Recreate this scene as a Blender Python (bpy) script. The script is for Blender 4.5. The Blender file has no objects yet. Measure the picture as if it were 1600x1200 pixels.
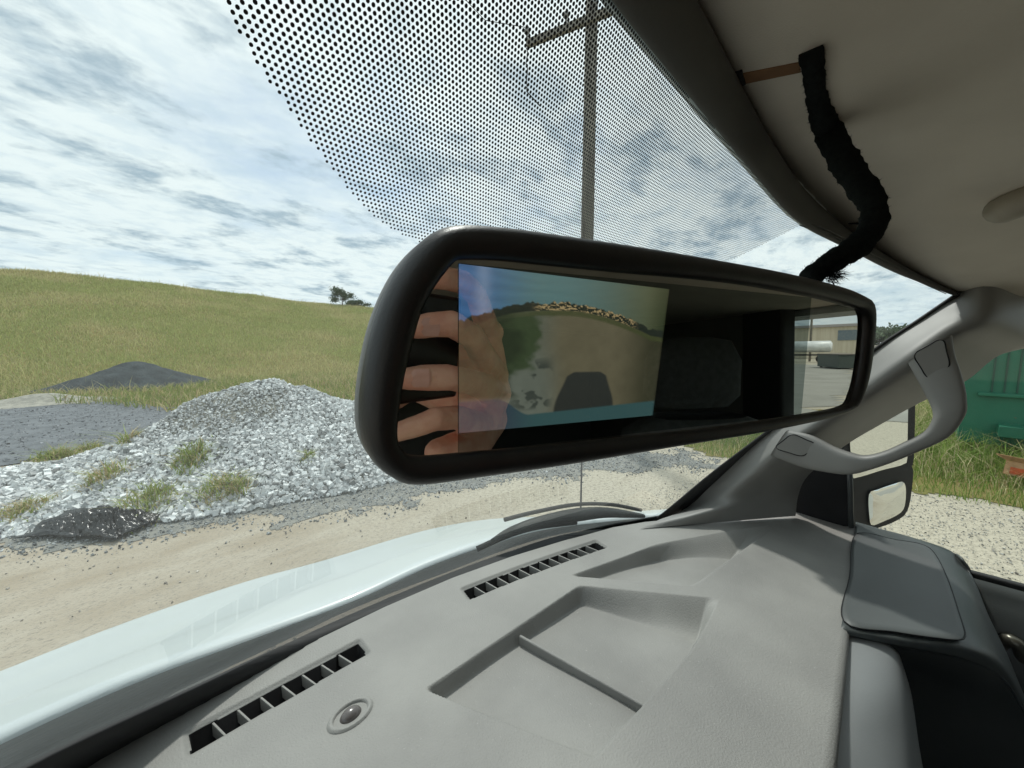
import bpy, bmesh, math, random
import numpy as np
from mathutils import Vector, Matrix, noise
R = math.radians
C = bpy.context.scene.collection
S = bpy.context.scene
# ---------------------------------------------------------------- camera
EYE = 1.75                                   # camera height above ground; X = van's right, Y = van's forward
YAW, PITCH, F = R(46.5), R(6.0), 600.0
fw = Vector((math.sin(YAW)*math.cos(PITCH), math.cos(YAW)*math.cos(PITCH), -math.sin(PITCH)))
rt = Vector((math.cos(YAW), -math.sin(YAW), 0)); up = rt.cross(fw)
O = Vector((0, 0, EYE))
cd = bpy.data.cameras.new('camera'); cam = bpy.data.objects.new('camera', cd); C.objects.link(cam)
cd.sensor_width = 36; cd.lens = 36*F/1600; cd.clip_start = 0.01; cd.clip_end = 6000
m = Matrix((rt, up, -fw)).transposed().to_4x4(); m.translation = O; cam.matrix_world = m
S.camera = cam
# ---------------------------------------------------------------- sun, sky, exposure
SUN_EL, SUN_AZ = R(60), R(34)                # azimuth clockwise from +Y
sd = Vector((math.sin(SUN_AZ)*math.cos(SUN_EL), math.cos(SUN_AZ)*math.cos(SUN_EL), math.sin(SUN_EL)))
sl = bpy.data.lights.new('sun', 'SUN'); sl.energy = 2.8; sl.angle = R(4.0); sl.color = (1, .96, .9)
so = bpy.data.objects.new('sun', sl); C.objects.link(so); so.rotation_euler = (-sd).to_track_quat('-Z', 'Y').to_euler()
S.view_settings.view_transform = 'Standard'; S.view_settings.look = 'None'
S.view_settings.exposure = 0.1; S.view_settings.gamma = 1
S.render.resolution_x = 1024; S.render.resolution_y = 768
S.cycles.max_bounces = 10; S.cycles.transparent_max_bounces = 16; S.cycles.diffuse_bounces = 5

def lin(r, g, b):
    f = lambda c: ((c/255+.055)/1.055)**2.4 if c > 10 else c/255/12.92
    return (f(r), f(g), f(b), 1)

w = bpy.data.worlds.new('World'); S.world = w; w.use_nodes = True
nt = w.node_tree; N = nt.nodes; L = nt.links
bg = N['Background']; bg.inputs['Strength'].default_value = 0.1
def wn(t, **k):
    n = N.new(t)
    for a, b in k.items(): setattr(n, a, b)
    return n
def wmath(op, a, b=None, clamp=False):
    n = wn('ShaderNodeMath', operation=op, use_clamp=clamp)
    if op == 'MULTIPLY_ADD': n.inputs[2].default_value = .45
    for i, v in enumerate((a, b)):
        if v is None: continue
        if isinstance(v, (int, float)): n.inputs[i].default_value = v
        else: L.new(v, n.inputs[i])
    return n.outputs[0]
sky = wn('ShaderNodeTexSky', sky_type='NISHITA', sun_disc=False, sun_elevation=SUN_EL, sun_rotation=SUN_AZ)
tc = wn('ShaderNodeTexCoord'); sep = wn('ShaderNodeSeparateXYZ'); L.new(tc.outputs['Generated'], sep.inputs[0])
zz = wmath('ADD', wmath('MAXIMUM', sep.outputs[2], 0.0), 0.16)
cx = wmath('DIVIDE', sep.outputs[0], zz); cy = wmath('DIVIDE', sep.outputs[1], zz)
cmb = wn('ShaderNodeCombineXYZ'); L.new(cx, cmb.inputs[0]); L.new(cy, cmb.inputs[1])
def cloud(scale, rot, sx, sy, detail, rough, off, lo, hi, dist=.4):
    mp = wn('ShaderNodeMapping'); mp.inputs['Location'].default_value = (off, off*.7, 0)
    mp.inputs['Rotation'].default_value = (0, 0, R(rot)); mp.inputs['Scale'].default_value = (sx, sy, 1)
    L.new(cmb.outputs[0], mp.inputs[0])
    n = wn('ShaderNodeTexNoise'); n.inputs['Scale'].default_value = scale; n.inputs['Detail'].default_value = detail
    n.inputs['Roughness'].default_value = rough; n.inputs['Distortion'].default_value = dist
    L.new(mp.outputs[0], n.inputs['Vector'])
    r = wn('ShaderNodeMapRange', interpolation_type='SMOOTHSTEP'); r.inputs[1].default_value = lo; r.inputs[2].default_value = hi
    L.new(n.outputs['Fac'], r.inputs[0]); return r.outputs[0]
def wmix(f, a, b):
    n = wn('ShaderNodeMix', data_type='RGBA')
    if isinstance(f, float): n.inputs[0].default_value = f
    else: L.new(f, n.inputs[0])
    for i, v in ((6, a), (7, b)):
        if isinstance(v, tuple): n.inputs[i].default_value = v
        else: L.new(v, n.inputs[i])
    return n.outputs[2]
cover = cloud(.8, 20, 1, 1.3, 7, .62, 3.1, .24, .52, .15)
patch = cloud(2.7, -50, 1.0, 1.45, 9, .60, 7.7, .485, .65, .12)
broken = cloud(11, -50, 1.0, 1.5, 5, .65, 2.7, .30, .60, .1)
puff = cloud(7.5, -50, 1.0, 1.6, 7, .62, 5.2, .44, .66, .15)
base = wmix(cover, wmix(.45, sky.outputs[0], (6.2, 8.0, 9.4, 1)), (8.6, 9.3, 9.4, 1))
base = wmix(wmath('MULTIPLY', puff, .36), base, (5.0, 6.4, 7.5, 1))
base = wmix(wmath('MULTIPLY', wmath('MULTIPLY', patch, wmath('MULTIPLY_ADD', broken, .55)), .88), base, (2.9, 4.1, 5.1, 1))
# brighter veil round the sun, paler band low down
dt = wn('ShaderNodeVectorMath', operation='DOT_PRODUCT'); L.new(tc.outputs['Generated'], dt.inputs[0]); dt.inputs[1].default_value = sd
glow = wmath('POWER', wmath('MAXIMUM', dt.outputs['Value'], 0.0), 5)
base = wmix(wmath('MULTIPLY', glow, .45), base, (12, 12.2, 12, 1))
low = wn('ShaderNodeMapRange', interpolation_type='SMOOTHSTEP'); low.inputs[1].default_value = 0; low.inputs[2].default_value = .12
low.inputs[3].default_value = .45; low.inputs[4].default_value = 0; L.new(sep.outputs[2], low.inputs[0])
base = wmix(low.outputs[0], base, (5.6, 7.0, 7.7, 1))
L.new(base, bg.inputs['Color'])
S.cycles.adaptive_threshold = .02

# ---------------------------------------------------------------- placing helpers (a viewing ray cut with a real surface)
def ray(px, py): return fw*F + rt*(px-800) + up*(600-py)
def onz(px, py, z):                          # z relative to the eye
    d = ray(px, py); return O + d*(z/d.z)
def onx(px, py, x):
    d = ray(px, py); return O + d*(x/d.x)
def at(px, py, dep): return O + ray(px, py)*(dep/F)
def onpl(px, py, p0, n):
    d = ray(px, py); return O + d*((p0-O).dot(n)/d.dot(n))
def solve(px, py, g, hi=.01):
    d = ray(px, py); lo = 0
    for _ in range(60):
        mid = (lo+hi)/2
        if g(d*mid) > 0: hi = mid
        else: lo = mid
    return O + d*lo
WS = lambda x, z: .545 - .84*(z+.4) - .37*(x-.17)**2        # windshield: y as function of x and z (eye relative)
def onws(px, py, off=0): return solve(px, py, lambda p: p.y-(WS(p.x, p.z)-off))
def sstep(a, b, x):
    t = np.clip((x-a)/(b-a), 0, 1); return t*t*(3-2*t)
ROOF = lambda x, y: .170 - (.095-.045*float(sstep(.12, .6, -y)))*float(sstep(.45, 1.1, abs(x-.17)+.17))

# ---------------------------------------------------------------- materials
MATS = {}
def mat(name, col, col2=None, rough=.6, scale=30, bump=0, bscale=None, metal=0, spec=.5, detail=4, lo=.35, hi=.65, speck=None, coat=0, sss=0, stretch=None, obj_coords=True):
    m = bpy.data.materials.new(name); m.use_nodes = True; t = m.node_tree; n = t.nodes; l = t.links
    b = n['Principled BSDF']; b.inputs['Roughness'].default_value = rough; b.inputs['Metallic'].default_value = metal
    b.inputs['Specular IOR Level'].default_value = spec; b.inputs['Coat Weight'].default_value = coat
    if sss: b.inputs['Subsurface Weight'].default_value = sss; b.inputs['Subsurface Radius'].default_value = (.01, .004, .002); b.inputs['Subsurface Scale'].default_value = 1
    tcn = n.new('ShaderNodeTexCoord'); src = tcn.outputs['Object']
    if stretch:
        mp = n.new('ShaderNodeMapping'); mp.inputs['Scale'].default_value = stretch; l.new(src, mp.inputs[0]); src = mp.outputs[0]
    c2 = col2 or tuple(v*.8 for v in col[:3])+(1,)
    no = n.new('ShaderNodeTexNoise'); no.inputs['Scale'].default_value = scale; no.inputs['Detail'].default_value = detail; l.new(src, no.inputs['Vector'])
    mr = n.new('ShaderNodeMapRange'); mr.inputs[1].default_value = lo; mr.inputs[2].default_value = hi; l.new(no.outputs['Fac'], mr.inputs[0])
    mx = n.new('ShaderNodeMix'); mx.data_type = 'RGBA'; l.new(mr.outputs[0], mx.inputs[0]); mx.inputs[6].default_value = tuple(col[:3])+(1,); mx.inputs[7].default_value = tuple(c2[:3])+(1,)
    out = mx.outputs[2]
    if speck:
        sc, thr, scol = speck
        n2 = n.new('ShaderNodeTexNoise'); n2.inputs['Scale'].default_value = sc; n2.inputs['Detail'].default_value = 3; n2.inputs['Roughness'].default_value = .7; l.new(src, n2.inputs['Vector'])
        m2 = n.new('ShaderNodeMapRange'); m2.inputs[1].default_value = thr; m2.inputs[2].default_value = thr+.06; l.new(n2.outputs['Fac'], m2.inputs[0])
        mx2 = n.new('ShaderNodeMix'); mx2.data_type = 'RGBA'; l.new(m2.outputs[0], mx2.inputs[0]); l.new(out, mx2.inputs[6]); mx2.inputs[7].default_value = tuple(scol[:3])+(1,)
        out = mx2.outputs[2]
    l.new(out, b.inputs['Base Color'])
    if bump:
        n3 = n.new('ShaderNodeTexNoise'); n3.inputs['Scale'].default_value = bscale or scale; n3.inputs['Detail'].default_value = 5; l.new(src, n3.inputs['Vector'])
        bp = n.new('ShaderNodeBump'); bp.inputs['Strength'].default_value = min(1, bump); bp.inputs['Distance'].default_value = .5/(bscale or scale); l.new(n3.outputs['Fac'], bp.inputs['Height']); l.new(bp.outputs[0], b.inputs['Normal'])
    MATS[name] = m; return m
def colmat(name, rough=.8, spec=.2, transl=0):   # colour of each blade or stone carried by the mesh
    m = bpy.data.materials.new(name); m.use_nodes = True; n = m.node_tree.nodes; l = m.node_tree.links
    b = n['Principled BSDF']; b.inputs['Roughness'].default_value = rough; b.inputs['Specular IOR Level'].default_value = spec
    a = n.new('ShaderNodeAttribute'); a.attribute_name = 'tone'; l.new(a.outputs['Color'], b.inputs['Base Color'])
    if transl:
        tr = n.new('ShaderNodeBsdfTranslucent'); l.new(a.outputs['Color'], tr.inputs['Color'])
        mx = n.new('ShaderNodeMixShader'); mx.inputs[0].default_value = transl; l.new(b.outputs[0], mx.inputs[1]); l.new(tr.outputs[0], mx.inputs[2])
        l.new(mx.outputs[0], n['Material Output'].inputs['Surface'])
    return m
def glassmat(name, tint, refl=1.0, rough=0.0, film=.02):
    m = bpy.data.materials.new(name); m.use_nodes = True; n = m.node_tree.nodes; l = m.node_tree.links
    n.remove(n['Principled BSDF'])
    tr = n.new('ShaderNodeBsdfTransparent'); tr.inputs[0].default_value = tint
    gl = n.new('ShaderNodeBsdfGlossy'); gl.inputs['Roughness'].default_value = rough; gl.inputs['Color'].default_value = (refl, refl, refl, 1)
    fr = n.new('ShaderNodeFresnel'); fr.inputs[0].default_value = 1.45
    # same reflectance from both faces of a thin pane
    ge = n.new('ShaderNodeNewGeometry'); mi = n.new('ShaderNodeMix'); mi.data_type = 'FLOAT'
    l.new(ge.outputs['Backfacing'], mi.inputs[0]); mi.inputs[2].default_value = 1.45; mi.inputs[3].default_value = 1/1.45
    l.new(mi.outputs[0], fr.inputs[0])
    cl = n.new('ShaderNodeMath'); cl.operation = 'MINIMUM'; l.new(fr.outputs[0], cl.inputs[0]); cl.inputs[1].default_value = .5
    mx = n.new('ShaderNodeMixShader'); l.new(cl.outputs[0], mx.inputs[0]); l.new(tr.outputs[0], mx.inputs[1]); l.new(gl.outputs[0], mx.inputs[2])
    tl = n.new('ShaderNodeBsdfTranslucent'); tl.inputs['Color'].default_value = (.85, .9, .88, 1); m4 = n.new('ShaderNodeMixShader'); m4.inputs[0].default_value = film; l.new(mx.outputs[0], m4.inputs[1]); l.new(tl.outputs[0], m4.inputs[2])
    l.new(m4.outputs[0], n['Material Output'].inputs['Surface']); return m

# ---------------------------------------------------------------- object helpers
def npmesh(name, V, Fa, mt, parent=None, smooth=True, tone=None):
    V = np.asarray(V, dtype=np.float32).reshape(-1, 3)
    me = bpy.data.meshes.new(name)
    if isinstance(Fa, np.ndarray):
        k = Fa.shape[1]; n = Fa.shape[0]
        me.vertices.add(len(V)); me.vertices.foreach_set('co', V.ravel())
        me.loops.add(n*k); me.loops.foreach_set('vertex_index', Fa.astype(np.int32).ravel())
        me.polygons.add(n); me.polygons.foreach_set('loop_start', np.arange(0, n*k, k, dtype=np.int32)); me.polygons.foreach_set('loop_total', np.full(n, k, np.int32))
        me.update(calc_edges=True)
    else:
        me.from_pydata([tuple(map(float, v)) for v in V], [], Fa); me.update()
    me.polygons.foreach_set('use_smooth', np.full(len(me.polygons), bool(smooth)))
    if tone is not None:
        a = me.attributes.new('tone', 'FLOAT_COLOR', 'POINT'); t = np.ones((len(V), 4), np.float32); t[:, :3] = tone; a.data.foreach_set('color', t.ravel())
    for mm in (mt if isinstance(mt, list) else [mt]):
        me.materials.append(mm)
    o = bpy.data.objects.new(name, me); C.objects.link(o)
    if parent: o.parent = parent; o.matrix_parent_inverse = parent.matrix_world.inverted()
    return o
def empty(name, loc, label, cat, group=None):
    o = bpy.data.objects.new(name, None); C.objects.link(o); o.location = loc; o.empty_display_size = .1
    o['label'] = label; o['category'] = cat
    if group: o['group'] = group
    bpy.context.view_layer.update(); return o
def tag(o, label=None, cat=None, group=None, kind=None):
    if label: o['label'] = label
    if cat: o['category'] = cat
    if group: o['group'] = group
    if kind: o['kind'] = kind
    return o
def struct(name, V, Fa, mt, label=None, smooth=True, tone=None):
    o = npmesh(name, V, Fa, mt, None, smooth, tone); o['kind'] = 'structure'
    if label: o['label'] = label
    return o
def bev(o, wd, seg=3, ang=35):
    b = o.modifiers.new('bevel', 'BEVEL'); b.width = wd; b.segments = seg; b.limit_method = 'ANGLE'; b.angle_limit = R(ang); return o
def solid(o, t, off=-1):
    s = o.modifiers.new('solid', 'SOLIDIFY'); s.thickness = t; s.offset = off; return o
def crom(pts, n, closed=False):
    P = np.array([tuple(p) for p in pts], float); k = len(P)
    if closed: Q = np.vstack([P[-1], P, P[0], P[1]]); segs = k
    else: Q = np.vstack([2*P[0]-P[1], P, 2*P[-1]-P[-2]]); segs = k-1
    dense = []
    for i in range(segs):
        a, b, c, d = Q[i:i+4]
        for t in np.linspace(0, 1, 16, endpoint=False):
            dense.append(.5*((2*b)+(-a+c)*t+(2*a-5*b+4*c-d)*t*t+(-a+3*b-3*c+d)*t**3))
    dense.append(P[0] if closed else P[-1]); D = np.array(dense)
    s = np.r_[0, np.cumsum(np.linalg.norm(np.diff(D, axis=0), axis=1))]
    q = np.linspace(0, s[-1], n+1)[:-1] if closed else np.linspace(0, s[-1], n)
    return np.stack([np.interp(q, s, D[:, j]) for j in range(D.shape[1])], 1)
def gridfaces(nu, nv, cu=False, cv=False):
    i = np.arange(nu if cu else nu-1)[:, None]; j = np.arange(nv if cv else nv-1)[None, :]
    i2 = (i+1) % nu; j2 = (j+1) % nv
    return np.stack([i*nv+j, i2*nv+j, i2*nv+j2, i*nv+j2], -1).reshape(-1, 4)
def patch(name, rows, mt, parent, nu=40, nv=24, thick=.003, off=-1, flip=False):
    R1 = np.array([crom(r, nv) for r in rows])
    G = np.stack([crom(R1[:, j], nu) for j in range(nv)], 1)
    Fa = gridfaces(nu, nv)
    if flip: Fa = Fa[:, ::-1]
    o = npmesh(name, G.reshape(-1, 3), Fa, mt, parent)
    if thick: solid(o, thick, off)
    return o
def tubeVF(pts, rad, seg=12, cap=True, flat=1.0, upv=Vector((0, 0, 1)), base=0):
    P = [Vector(p) for p in pts]; n = len(P); V = []; Fa = []
    if not hasattr(rad, '__len__'): rad = [rad]*n
    side = None
    for i in range(n):
        t = (P[min(i+1, n-1)]-P[max(i-1, 0)]).normalized()
        if side is None:
            side = t.cross(upv)
            if side.length < 1e-4: side = t.cross(Vector((0, 1, 0)))
        side = (side - t*side.dot(t)).normalized(); u2 = side.cross(t)
        for k in range(seg):
            a = 2*math.pi*k/seg; V.append(tuple(P[i]+side*math.cos(a)*rad[i]+u2*math.sin(a)*rad[i]*flat))
    for i in range(n-1):
        for k in range(seg):
            k2 = (k+1) % seg; Fa.append((base+i*seg+k, base+i*seg+k2, base+(i+1)*seg+k2, base+(i+1)*seg+k))
    if cap: Fa.append(tuple(base+k for k in range(seg))[::-1]); Fa.append(tuple(base+(n-1)*seg+k for k in range(seg)))
    return V, Fa
def tube(name, pts, rad, mt, parent=None, seg=12, flat=1.0, upv=Vector((0, 0, 1))):
    V, Fa = tubeVF(pts, rad, seg, True, flat, upv); return npmesh(name, V, Fa, mt, parent)
class MB:
    def __init__(s): s.V = []; s.F = []
    def add(s, V, Fa):
        b = len(s.V); s.V += [tuple(v) for v in V]; s.F += [tuple(b+i for i in f) for f in Fa]; return s
    def tube(s, pts, rad, seg=10, **k): return s.add(*tubeVF(pts, rad, seg, **k))
    def box(s, c, d, rot=0, M=None):
        M = M or Matrix.Rotation(rot, 3, 'Z'); c = Vector(c)
        V = [c+M@Vector((x*d[0]/2, y*d[1]/2, z*d[2]/2)) for x in (-1, 1) for y in (-1, 1) for z in (-1, 1)]
        return s.add(V, [(0, 1, 3, 2), (4, 6, 7, 5), (0, 4, 5, 1), (2, 3, 7, 6), (0, 2, 6, 4), (1, 5, 7, 3)])
    def bar(s, a, b, wd, h, upv=Vector((0, 0, 1))):
        a, b = Vector(a), Vector(b); t = (b-a).normalized(); sd_ = t.cross(upv).normalized(); u = sd_.cross(t)
        V = [p+sd_*x*wd/2+u*z*h/2 for p in (a, b) for x in (-1, 1) for z in (-1, 1)]
        return s.add(V, [(0, 1, 3, 2), (4, 6, 7, 5), (0, 4, 5, 1), (2, 3, 7, 6), (0, 2, 6, 4), (1, 5, 7, 3)])
    def prism(s, pts, vec):
        n = len(pts); V = [Vector(p) for p in pts]+[Vector(p)+Vector(vec) for p in pts]
        return s.add(V, [tuple(range(n))[::-1], tuple(range(n, 2*n))]+[(i, (i+1) % n, n+(i+1) % n, n+i) for i in range(n)])
    def build(s, name, mt, parent=None, smooth=False, bevel=0):
        o = npmesh(name, s.V, s.F, mt, parent, smooth)
        if bevel: bev(o, bevel)
        return o
rng = np.random.default_rng(7); random.seed(7)
ICO_V, ICO_F = None, None
def _ico():
    global ICO_V, ICO_F
    bm = bmesh.new(); bmesh.ops.create_icosphere(bm, subdivisions=1, radius=1)
    ICO_V = np.array([tuple(v.co) for v in bm.verts]); ICO_F = np.array([[v.index for v in f.verts] for f in bm.faces]); bm.free()
_ico()
BOX_V = np.array([(x, y, z) for x in (-1, 1) for y in (-1, 1) for z in (-1, 1)], float)*.72; BOX_F = np.array([(0, 1, 3), (0, 3, 2), (4, 6, 7), (4, 7, 5), (0, 4, 5), (0, 5, 1), (2, 3, 7), (2, 7, 6), (0, 2, 6), (0, 6, 4), (1, 5, 7), (1, 7, 3)])
ICO_V, ICO_F = BOX_V, BOX_F
def rocks(P, size, jit=.28, squash=.65, seed=1):
    r = np.random.default_rng(seed); n = len(P); V = ICO_V[None]*(1+r.uniform(-jit, jit, (n, len(ICO_V), 1)))
    V = V*np.stack([r.uniform(.7, 1.25, n), r.uniform(.7, 1.25, n), r.uniform(squash*.7, squash*1.2, n)], 1)[:, None]
    q = r.normal(size=(n, 4)); q /= np.linalg.norm(q, axis=1)[:, None]; a, b, c, d = q.T
    M = np.stack([1-2*(c*c+d*d), 2*(b*c-a*d), 2*(b*d+a*c), 2*(b*c+a*d), 1-2*(b*b+d*d), 2*(c*d-a*b), 2*(b*d-a*c), 2*(c*d+a*b), 1-2*(b*b+c*c)], 1).reshape(n, 3, 3)
    V = np.einsum('nij,nkj->nki', M, V)*np.asarray(size)[:, None, None]+np.asarray(P)[:, None]
    Fa = (ICO_F[None]+(np.arange(n)*len(ICO_V))[:, None, None]).reshape(-1, 3)
    return V.reshape(-1, 3), Fa
def rock_tone(n, base, var, r, k=8): return np.repeat(np.clip(np.array(base)[None]*(1+r.normal(0, var, (n, 1))), .02, .85), k, 0)
def blades(P, h, wd, cols, lean=.5, seed=2, curl=.5):
    r = np.random.default_rng(seed); n = len(P); P = np.asarray(P); h = np.asarray(h)*np.ones(n); wd = np.asarray(wd)*np.ones(n)
    a = r.uniform(0, 2*np.pi, n); b = r.uniform(0, 2*np.pi, n); ln = r.uniform(0, lean, n)*h
    s = np.stack([np.cos(a), np.sin(a), 0*a], 1)*wd[:, None]/2; d = np.stack([np.cos(b), np.sin(b), 0*b], 1)*ln[:, None]
    mid = P+d*.35+np.array([0, 0, 1])*h[:, None]*.55; tip = P+d*(1+curl)+np.array([0, 0, 1])*h[:, None]
    V = np.stack([P-s, P+s, mid+s*.75, mid-s*.75, tip], 1).reshape(-1, 3)
    i = np.arange(n)*5; Fa = np.stack([np.stack([i, i+1, i+2], 1), np.stack([i, i+2, i+3], 1), np.stack([i+3, i+2, i+4], 1)], 1).reshape(-1, 3)
    return V, Fa, np.repeat(cols, 5, 0)
def vnoise(X, Yy, sc, seed=0, oct=3):
    r = np.random.default_rng(seed+99); T = r.uniform(-1, 1, (64, 64)); out = 0; amp = 1
    for o in range(oct):
        x = X/sc*(2**o)+o*7.3; y = Yy/sc*(2**o)+o*3.1; i = np.floor(x).astype(int); j = np.floor(y).astype(int); fx = x-i; fy = y-j
        fx = fx*fx*(3-2*fx); fy = fy*fy*(3-2*fy)
        g = lambda a, b: T[a % 64, b % 64]
        out = out+amp*((g(i, j)*(1-fx)+g(i+1, j)*fx)*(1-fy)+(g(i, j+1)*(1-fx)+g(i+1, j+1)*fx)*fy); amp *= .5
    return out
def inpoly(X, Yy, poly):
    P = np.array(poly); ins = np.zeros(X.shape, bool); n = len(P)
    for i in range(n):
        x1, y1 = P[i]; x2, y2 = P[(i+1) % n]
        c = ((y1 > Yy) != (y2 > Yy)) & (X < (x2-x1)*(Yy-y1)/((y2-y1) if y2 != y1 else 1e-9)+x1); ins ^= c
    return ins
def segdist(X, Yy, a, b):
    dx, dy = b[0]-a[0], b[1]-a[1]; t = np.clip(((X-a[0])*dx+(Yy-a[1])*dy)/(dx*dx+dy*dy), 0, 1)
    return np.hypot(X-a[0]-t*dx, Yy-a[1]-t*dy)

# ================================================================ GROUND
def GZ(X, Yy):
    r = np.hypot(X, Yy); return .014*vnoise(X, Yy, 1.6, 1, 1)*sstep(1.5, 3, r)*(1-sstep(25, 40, r))
m_ground = mat('caliche', lin(172, 164, 149), lin(154, 143, 125), rough=.95, scale=2.2, bump=.8, bscale=60, stretch=(.5, 1.35, 1), speck=(80, .56, lin(134, 128, 118)), spec=.1, detail=8)
# pale shift towards the gravel drive on the passenger side
def ground_pale(m):
    n = m.node_tree.nodes; l = m.node_tree.links; b = n['Principled BSDF']; old = b.inputs['Base Color'].links[0].from_socket
    ge = n.new('ShaderNodeNewGeometry'); se = n.new('ShaderNodeSeparateXYZ'); l.new(ge.outputs['Position'], se.inputs[0])
    no = n.new('ShaderNodeTexNoise'); no.inputs['Scale'].default_value = .9; no.inputs['Detail'].default_value = 6; l.new(ge.outputs['Position'], no.inputs['Vector'])
    ad = n.new('ShaderNodeMath'); ad.operation = 'MULTIPLY_ADD'; l.new(no.outputs['Fac'], ad.inputs[0]); ad.inputs[1].default_value = 2.4; l.new(se.outputs[0], ad.inputs[2])
    mr = n.new('ShaderNodeMapRange'); mr.inputs[1].default_value = 2.2; mr.inputs[2].default_value = 4.4; l.new(ad.outputs[0], mr.inputs[0])
    mx = n.new('ShaderNodeMix'); mx.data_type = 'RGBA'; l.new(mr.outputs[0], mx.inputs[0]); l.new(old, mx.inputs[6])
    n2 = n.new('ShaderNodeTexNoise'); n2.inputs['Scale'].default_value = 26; n2.inputs['Detail'].default_value = 4; n2.inputs['Roughness'].default_value = .75; l.new(ge.outputs['Position'], n2.inputs['Vector'])
    m2 = n.new('ShaderNodeMapRange'); m2.inputs[1].default_value = .46; m2.inputs[2].default_value = .66; l.new(n2.outputs['Fac'], m2.inputs[0])
    m3 = n.new('ShaderNodeMix'); m3.data_type = 'RGBA'; l.new(m2.outputs[0], m3.inputs[0]); m3.inputs[6].default_value = lin(180, 173, 156); m3.inputs[7].default_value = lin(138, 132, 120)
    l.new(m3.outputs[2], mx.inputs[7]); l.new(mx.outputs[2], b.inputs['Base Color'])
ground_pale(m_ground)
rad = np.r_[0.0, np.geomspace(.6, 60, 130), np.geomspace(66, 5000, 26)]; ang = np.linspace(0, 2*np.pi, 360, endpoint=False)
RR, AA = np.meshgrid(rad, ang, indexing='ij'); GX, GY = RR*np.sin(AA), RR*np.cos(AA)
struct('ground', np.stack([GX, GY, GZ(GX, GY)], -1).reshape(-1, 3), gridfaces(len(rad), len(ang), cv=True), m_ground, 'pale sandy caliche yard')

def sheet(name, poly, mt, zoff, label, step=.12, rag=.25, kind='structure'):
    P = np.array(poly); x0, y0 = P.min(0)-.5; x1, y1 = P.max(0)+.5
    nx, ny = int((x1-x0)/step), int((y1-y0)/step); X, Yy = np.meshgrid(np.linspace(x0, x1, nx), np.linspace(y0, y1, ny), indexing='ij')
    jx = rag*(vnoise(X, Yy, .5, 5)+.35*vnoise(X, Yy, .09, 15)); jy = rag*(vnoise(X, Yy, .5, 6)+.35*vnoise(X, Yy, .09, 16)); ins = inpoly(X+jx, Yy+jy, poly)
    idx = -np.ones(X.shape, int); use = ins.copy()
    q = gridfaces(nx, ny); keep = ins.reshape(-1)[q].all(1); q = q[keep]; u, inv = np.unique(q, return_inverse=True)
    V = np.stack([X.ravel(), Yy.ravel(), (GZ(X, Yy)+zoff).ravel()], 1)[u]
    return struct(name, V, inv.reshape(q.shape), mt, label)
m_lot = mat('crushed_asphalt', lin(112, 116, 120), lin(92, 96, 100), rough=.9, scale=3, bump=.8, bscale=30, speck=(30, .6, lin(124, 126, 124)), spec=.2, detail=6)
lot = [(-14, 20.5), (-2.4, 20), (.2, 16.5), (1.1, 13.8), (.9, 11.2), (.1, 9.6), (-1.0, 8.6), (-4, 8.8), (-9, 9), (-14, 9.5)]
sheet('gravel_lot', lot, m_lot, .014, 'grey crushed asphalt lot behind the stone pile', step=.08, rag=.4)
m_strip = mat('dark_gravel_bed', lin(138, 137, 130), lin(118, 119, 115), rough=.9, scale=6, bump=.8, bscale=50, speck=(45, .62, lin(128, 126, 120)), spec=.2, detail=6)
strip = [(-1.4, 6.4), (-.9, 5.3), (0, 4.66), (.9, 4.3), (1.7, 4.0), (2.5, 3.62), (3.3, 3.25), (4.2, 2.75), (5.2, 2.0), (6.1, 1.6), (6.6, 1.9), (5.4, 3.1), (4.8, 4.2), (4.2, 5.6), (3.2, 6.4), (1.5, 6.6)]
sheet('gravel_strip', strip, m_strip, .005, 'dark gravel spread along the foot of the stone pile', step=.035, rag=.22)

# ---- grass field and hill
m_field = mat('field_soil', lin(112, 112, 66), lin(128, 116, 76), rough=.95, scale=1.2, bump=.5, bscale=12, spec=.05, detail=7)
cp = [(-300, 418), (0, 421), (60, 424), (130, 430), (200, 438), (320, 454), (400, 463), (460, 471), (560, 478), (700, 492), (900, 525)]
cy_, ct_ = [], []
for px, py in cp:
    d = ray(px, py); cy_.append(math.atan2(d.x, d.y)); ct_.append(d.z/math.hypot(d.x, d.y))
RB, RC = 22.0, 62.0
def hillz(r, yaw):
    t = np.interp(yaw, cy_, ct_); h = t*RC+EYE; h = h*(1-sstep(cy_[-1], cy_[-1]+.25, yaw))
    s = np.clip((r-RB)/(RC-RB), 0, None); prof = np.where(s < 1, s**1.12, 1+.25*(1-np.exp(-(s-1)*1.5)))
    prof = np.where(s < 1, prof - .07*s*(1-s), 1-.0*(s-1)-.25*np.clip(s-1, 0, 1.2))
    X, Yy = r*np.sin(yaw), r*np.cos(yaw)
    return h*prof+.16*vnoise(X, Yy, 6, 3, 3)*sstep(RB, RB+5, r)
hr = np.r_[np.linspace(RB, RC+6, 110), np.linspace(RC+8, 130, 20)]; ha = np.linspace(R(-48), R(70), 260)
HR, HA = np.meshgrid(hr, ha, indexing='ij'); HZ = hillz(HR, HA)
HZ[0] -= .3
struct('hill', np.stack([HR*np.sin(HA), HR*np.cos(HA), HZ], -1).reshape(-1, 3), gridfaces(len(hr), len(ha))[:, ::-1], m_field, 'long grassy hillside behind the gravel lot')
field = [(-14, 19.3), (-2.6, 18.9), (.0, 15.6), (.9, 13.2), (1.2, 10.6), (3.2, 8.6), (5.2, 6.4), (5.9, 4.4), (7.2, 3.0), (11, 2.2), (18, 4), (22, 10), (18, 20), (8, 27), (-8, 27), (-16, 23)]
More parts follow.
